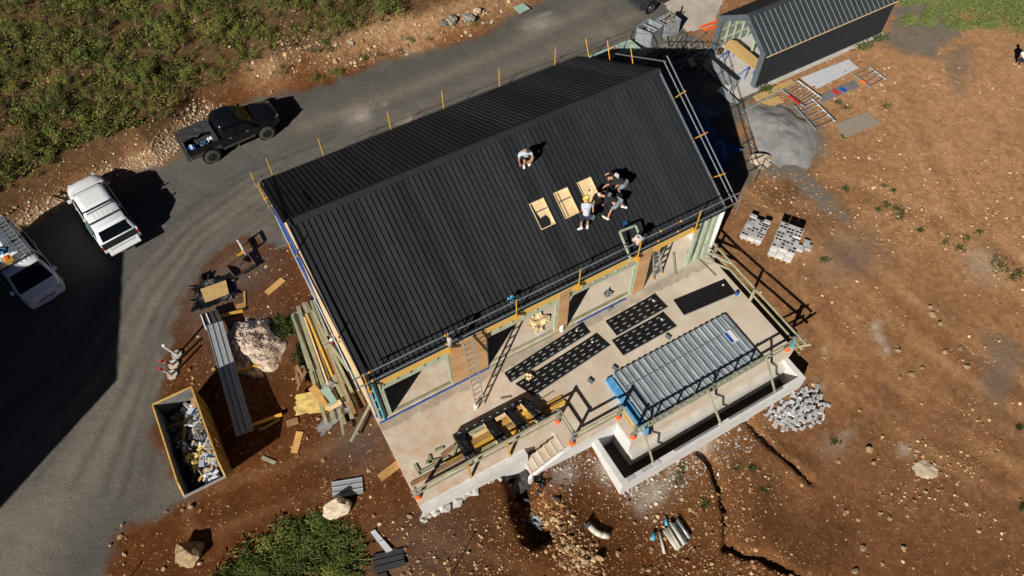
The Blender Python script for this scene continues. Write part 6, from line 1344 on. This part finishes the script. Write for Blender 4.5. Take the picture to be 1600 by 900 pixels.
PR = [leafmesh('shrub_%d' % k, M['leaf'] if k < 5 else M['leafd'], .55, .5, 800, .06, 300+k, 11) for k in range(8)]
shn = 0
def plant(px, py, s, k, label, group, name='shrub', cat='shrub', sz=None):
    global shn
    p = gp(px, py); o = thing(name, label, cat, (p.x, p.y, hz(p.x, p.y)-.03), random.Random(shn).uniform(0, 6.28), group); shn += 1
    o.scale = (s, s, sz or s)
    for nm, me in (('crown', PR[k][0]), ('stem', PR[k][1])):
        c = bpy.data.objects.new(nm, me); COL.objects.link(c); c.parent = o
r3 = random.Random(99); pts = []; tries = 0
while len(pts) < 235 and tries < 30000:
    tries += 1; px, py = r3.uniform(-25, 560), r3.uniform(-30, 345); p = at(px, py, .8)
    sd = float(poly_sd(np.array([p.x]), np.array([p.y]), HILLP)[0])
    n = float(fbm(np.array(p.x), np.array(p.y), .75, 2, 5))
    if sd > -1.3-1.2*(px > 400) or n < .40 or (px > 430 and py > 50 and n < .62): continue
    if any((p.x-a)**2+(p.y-b)**2 < .62 for a, b in pts): continue
    pts.append((p.x, p.y)); s = r3.choice((r3.uniform(.4, .75), r3.uniform(.7, 1.1), r3.uniform(1.1, 1.6))); plant(px, py, s, r3.randrange(8), 'low olive shrub in the scrub on the hillside', 'hillside shrubs', sz=s*r3.uniform(.9, 1.4))
for px, py, s, k, lb in ((441,111,.9,6,'round dark shrub alone on the stony slope'), (527,118,.9,7,'dark shrub at the foot of the slope near the road, right of the pair'), (497,125,.9,6,'dark shrub at the foot of the slope, left of the pair'), (570,92,.7,6,'small shrub on the slope edge above the road'), (595,87,.5,7,'tiny shrub just above the road edge'), (642,63,.7,6,'small dark shrub on the bare bank'), (672,63,.4,7,'tiny shrub at the road edge below the rock outcrop'), (740,38,.7,6,'green shrub beside the grey rock outcrop'), (612,18,2.0,6,'big dark green bush near the top edge of the bank'), (600,8,1.7,7,'dark bush behind the big bush on the bank'), (530,38,1.0,6,'dark shrub on the middle of the bare bank'), (500,80,1.3,5,'dark shrub at the right end of the scrub'), (625,82,.5,6,'low weed at the road edge')):
    plant(px, py, s, k, lb, None)
# grey outcrop on the bank
for i, (px, py, r, lb) in enumerate(((706, 32, .75, 'grey rock outcrop on the bank, left part'), (731, 30, .55, 'grey rock outcrop on the bank, right part'), (692, 38, .4, 'small grey rock beside the outcrop'), (744, 18, .45, 'pale rock above the outcrop'), (755, 36, .2, 'white rock at the road edge by the outcrop'), (768, 35, .2, 'second white rock at the road edge by the outcrop'), (548, 66, .3, 'pale slab of rock on the bare bank'))):
    boulder(px, py, r*.85, 'whiterock' if i in (3, 4, 5, 6) else 'scrap', lb, 700+i, 3, .5, jag=.5)
quadsheet([(802, 12), (818, 6), (828, 14), (812, 22)], None, .04, M['mgreen'], 'pit_cover', 'green pit cover in the soil near the top edge', 'cover')
# green mound of shrubs at the bottom
for i, (px, py, s) in enumerate(((470,828,1.7),(505,838,1.8),(535,852,1.6),(440,850,1.7),(410,875,1.8),(480,865,1.5),(450,892,1.8),(520,885,1.5),(545,880,1.2),(380,893,1.4),(360,905,1.3),(495,905,1.6),(555,845,1.1),(425,905,1.6),(550,905,1.3))):
    plant(px, py, s, (5, 6, 7, 2)[i % 4], 'green bush in the thicket at the bottom edge', 'bottom thicket', sz=s*.36)
def grass(name, m, N, gen, hgt, label):
    P = gen(N); r2 = np.random.RandomState(6); n = N*3; Q = np.repeat(P, 3, 0); Q[:,:2] += r2.uniform(-.08, .08, (n, 2)); Q[:,2] = hzv(Q[:,0], Q[:,1])-.01
    a = r2.uniform(0, 6.28, n); d = np.stack([np.cos(a), np.sin(a), 0*a], -1); w_ = np.stack([-d[:,1], d[:,0], 0*a], -1)*.02; h_ = (hgt*r2.uniform(.5, 1.2, n))[:,None]; z = np.array([[0, 0, 1.]])
    V = np.stack([Q-w_, Q+w_, Q+w_*.6+d*h_*.5+z*h_*.7, Q+d*h_*1.1+z*h_*.75], 1).reshape(-1, 3); b = MB(); b.v = V.tolist(); b.f = np.arange(4*n).reshape(-1, 4).tolist()
    return tagit(b.build(name, m, kind='stuff'), label, 'grass')
hillveg = lambda N: fill(N, lambda m: (rr.uniform(-10, 620, m), rr.uniform(-5, 330, m)), lambda px, py, P: (look(HSD, P) > 2) & (fbm(P[:,0], P[:,1], .8, 3, 15) > .48) & ((px < 430) | (rr.rand(len(px)) < .15)))
grass('hillside_grass', M['dry'], 4500, hillveg, .20, 'dry olive grass covering the hillside between the shrubs')
grass('hillside_green_grass', M['leaf'], 6000, hillveg, .16, 'green undergrowth covering the hillside between the shrubs')
def blobs(L_):
    A = np.array(L_, float)
    def s(m):
        q = A[rr.randint(len(A), size=m)]; return q[:,0]+rr.normal(size=m)*q[:,2], q[:,1]+rr.normal(size=m)*q[:,3]
    return lambda N: fill(N, s, lambda px, py, P: look(BLKG, P))
grass('field_grass', M['grass'], 5200, blobs([(1500,5,14,10),(1530,12,18,12),(1560,20,18,12),(1590,30,10,12),(1480,20,8,12),(1585,8,14,10),(1545,2,20,8),(1455,18,7,10),(1450,32,5,6),(1420,32,6,4),(1422,2,10,4),(1500,40,10,4),(1540,38,10,4),(1535,8,18,10)]), .13, 'bright green grass at the upper right beyond the soil')
grass('soil_weeds', M['grass'], 1100, blobs([(1555,410,9,6),(1565,418,7,5),(1478,378,5,4),(1412,333,6,3),(1405,340,7,3),(1400,325,4,2),(1321,296,2.5,3),(1382,290,3,2),(1395,298,4,2),(1590,425,4,4),(1510,372,4,3),(1585,434,6,4),(1500,388,4,2),(1437,360,2,1.5),(1372,327,2,2),(1384,320,2,2),(1062,735,3,5),(1058,752,3,5),(1100,790,2.5,5),(1125,770,2,3),(1175,730,2,2),(1150,732,3,2),(1195,766,3,2),(1304,690,3,2),(1287,405,4,2),(1597,792,2,3),(1593,668,2,2),(1120,745,3,4),(1530,362,3,2),(1320,168,3,2),(1310,160,3,2),(1385,165,3,2),(1318,213,2,2),(460,560,3,3)]), .09, 'small green weeds dotted over the right hand soil')
grass('thicket_grass', M['grass'], 1500, blobs([(470,830,22,10),(510,845,22,12),(440,860,24,14),(480,880,30,12),(410,885,24,10),(530,875,18,14),(370,897,14,6)]), .22, 'green grass between the bushes at the bottom edge')
grass('wall_weeds', M['grass'], 900, blobs([(475,565,3,8),(478,580,3,6),(472,548,3,5),(434,512,6,6),(455,505,3,4),(440,520,6,5),(1345,68,8,4),(1372,60,5,3),(1197,140,4,3)]), .2, 'green weeds growing by the timber pile and shed footing')
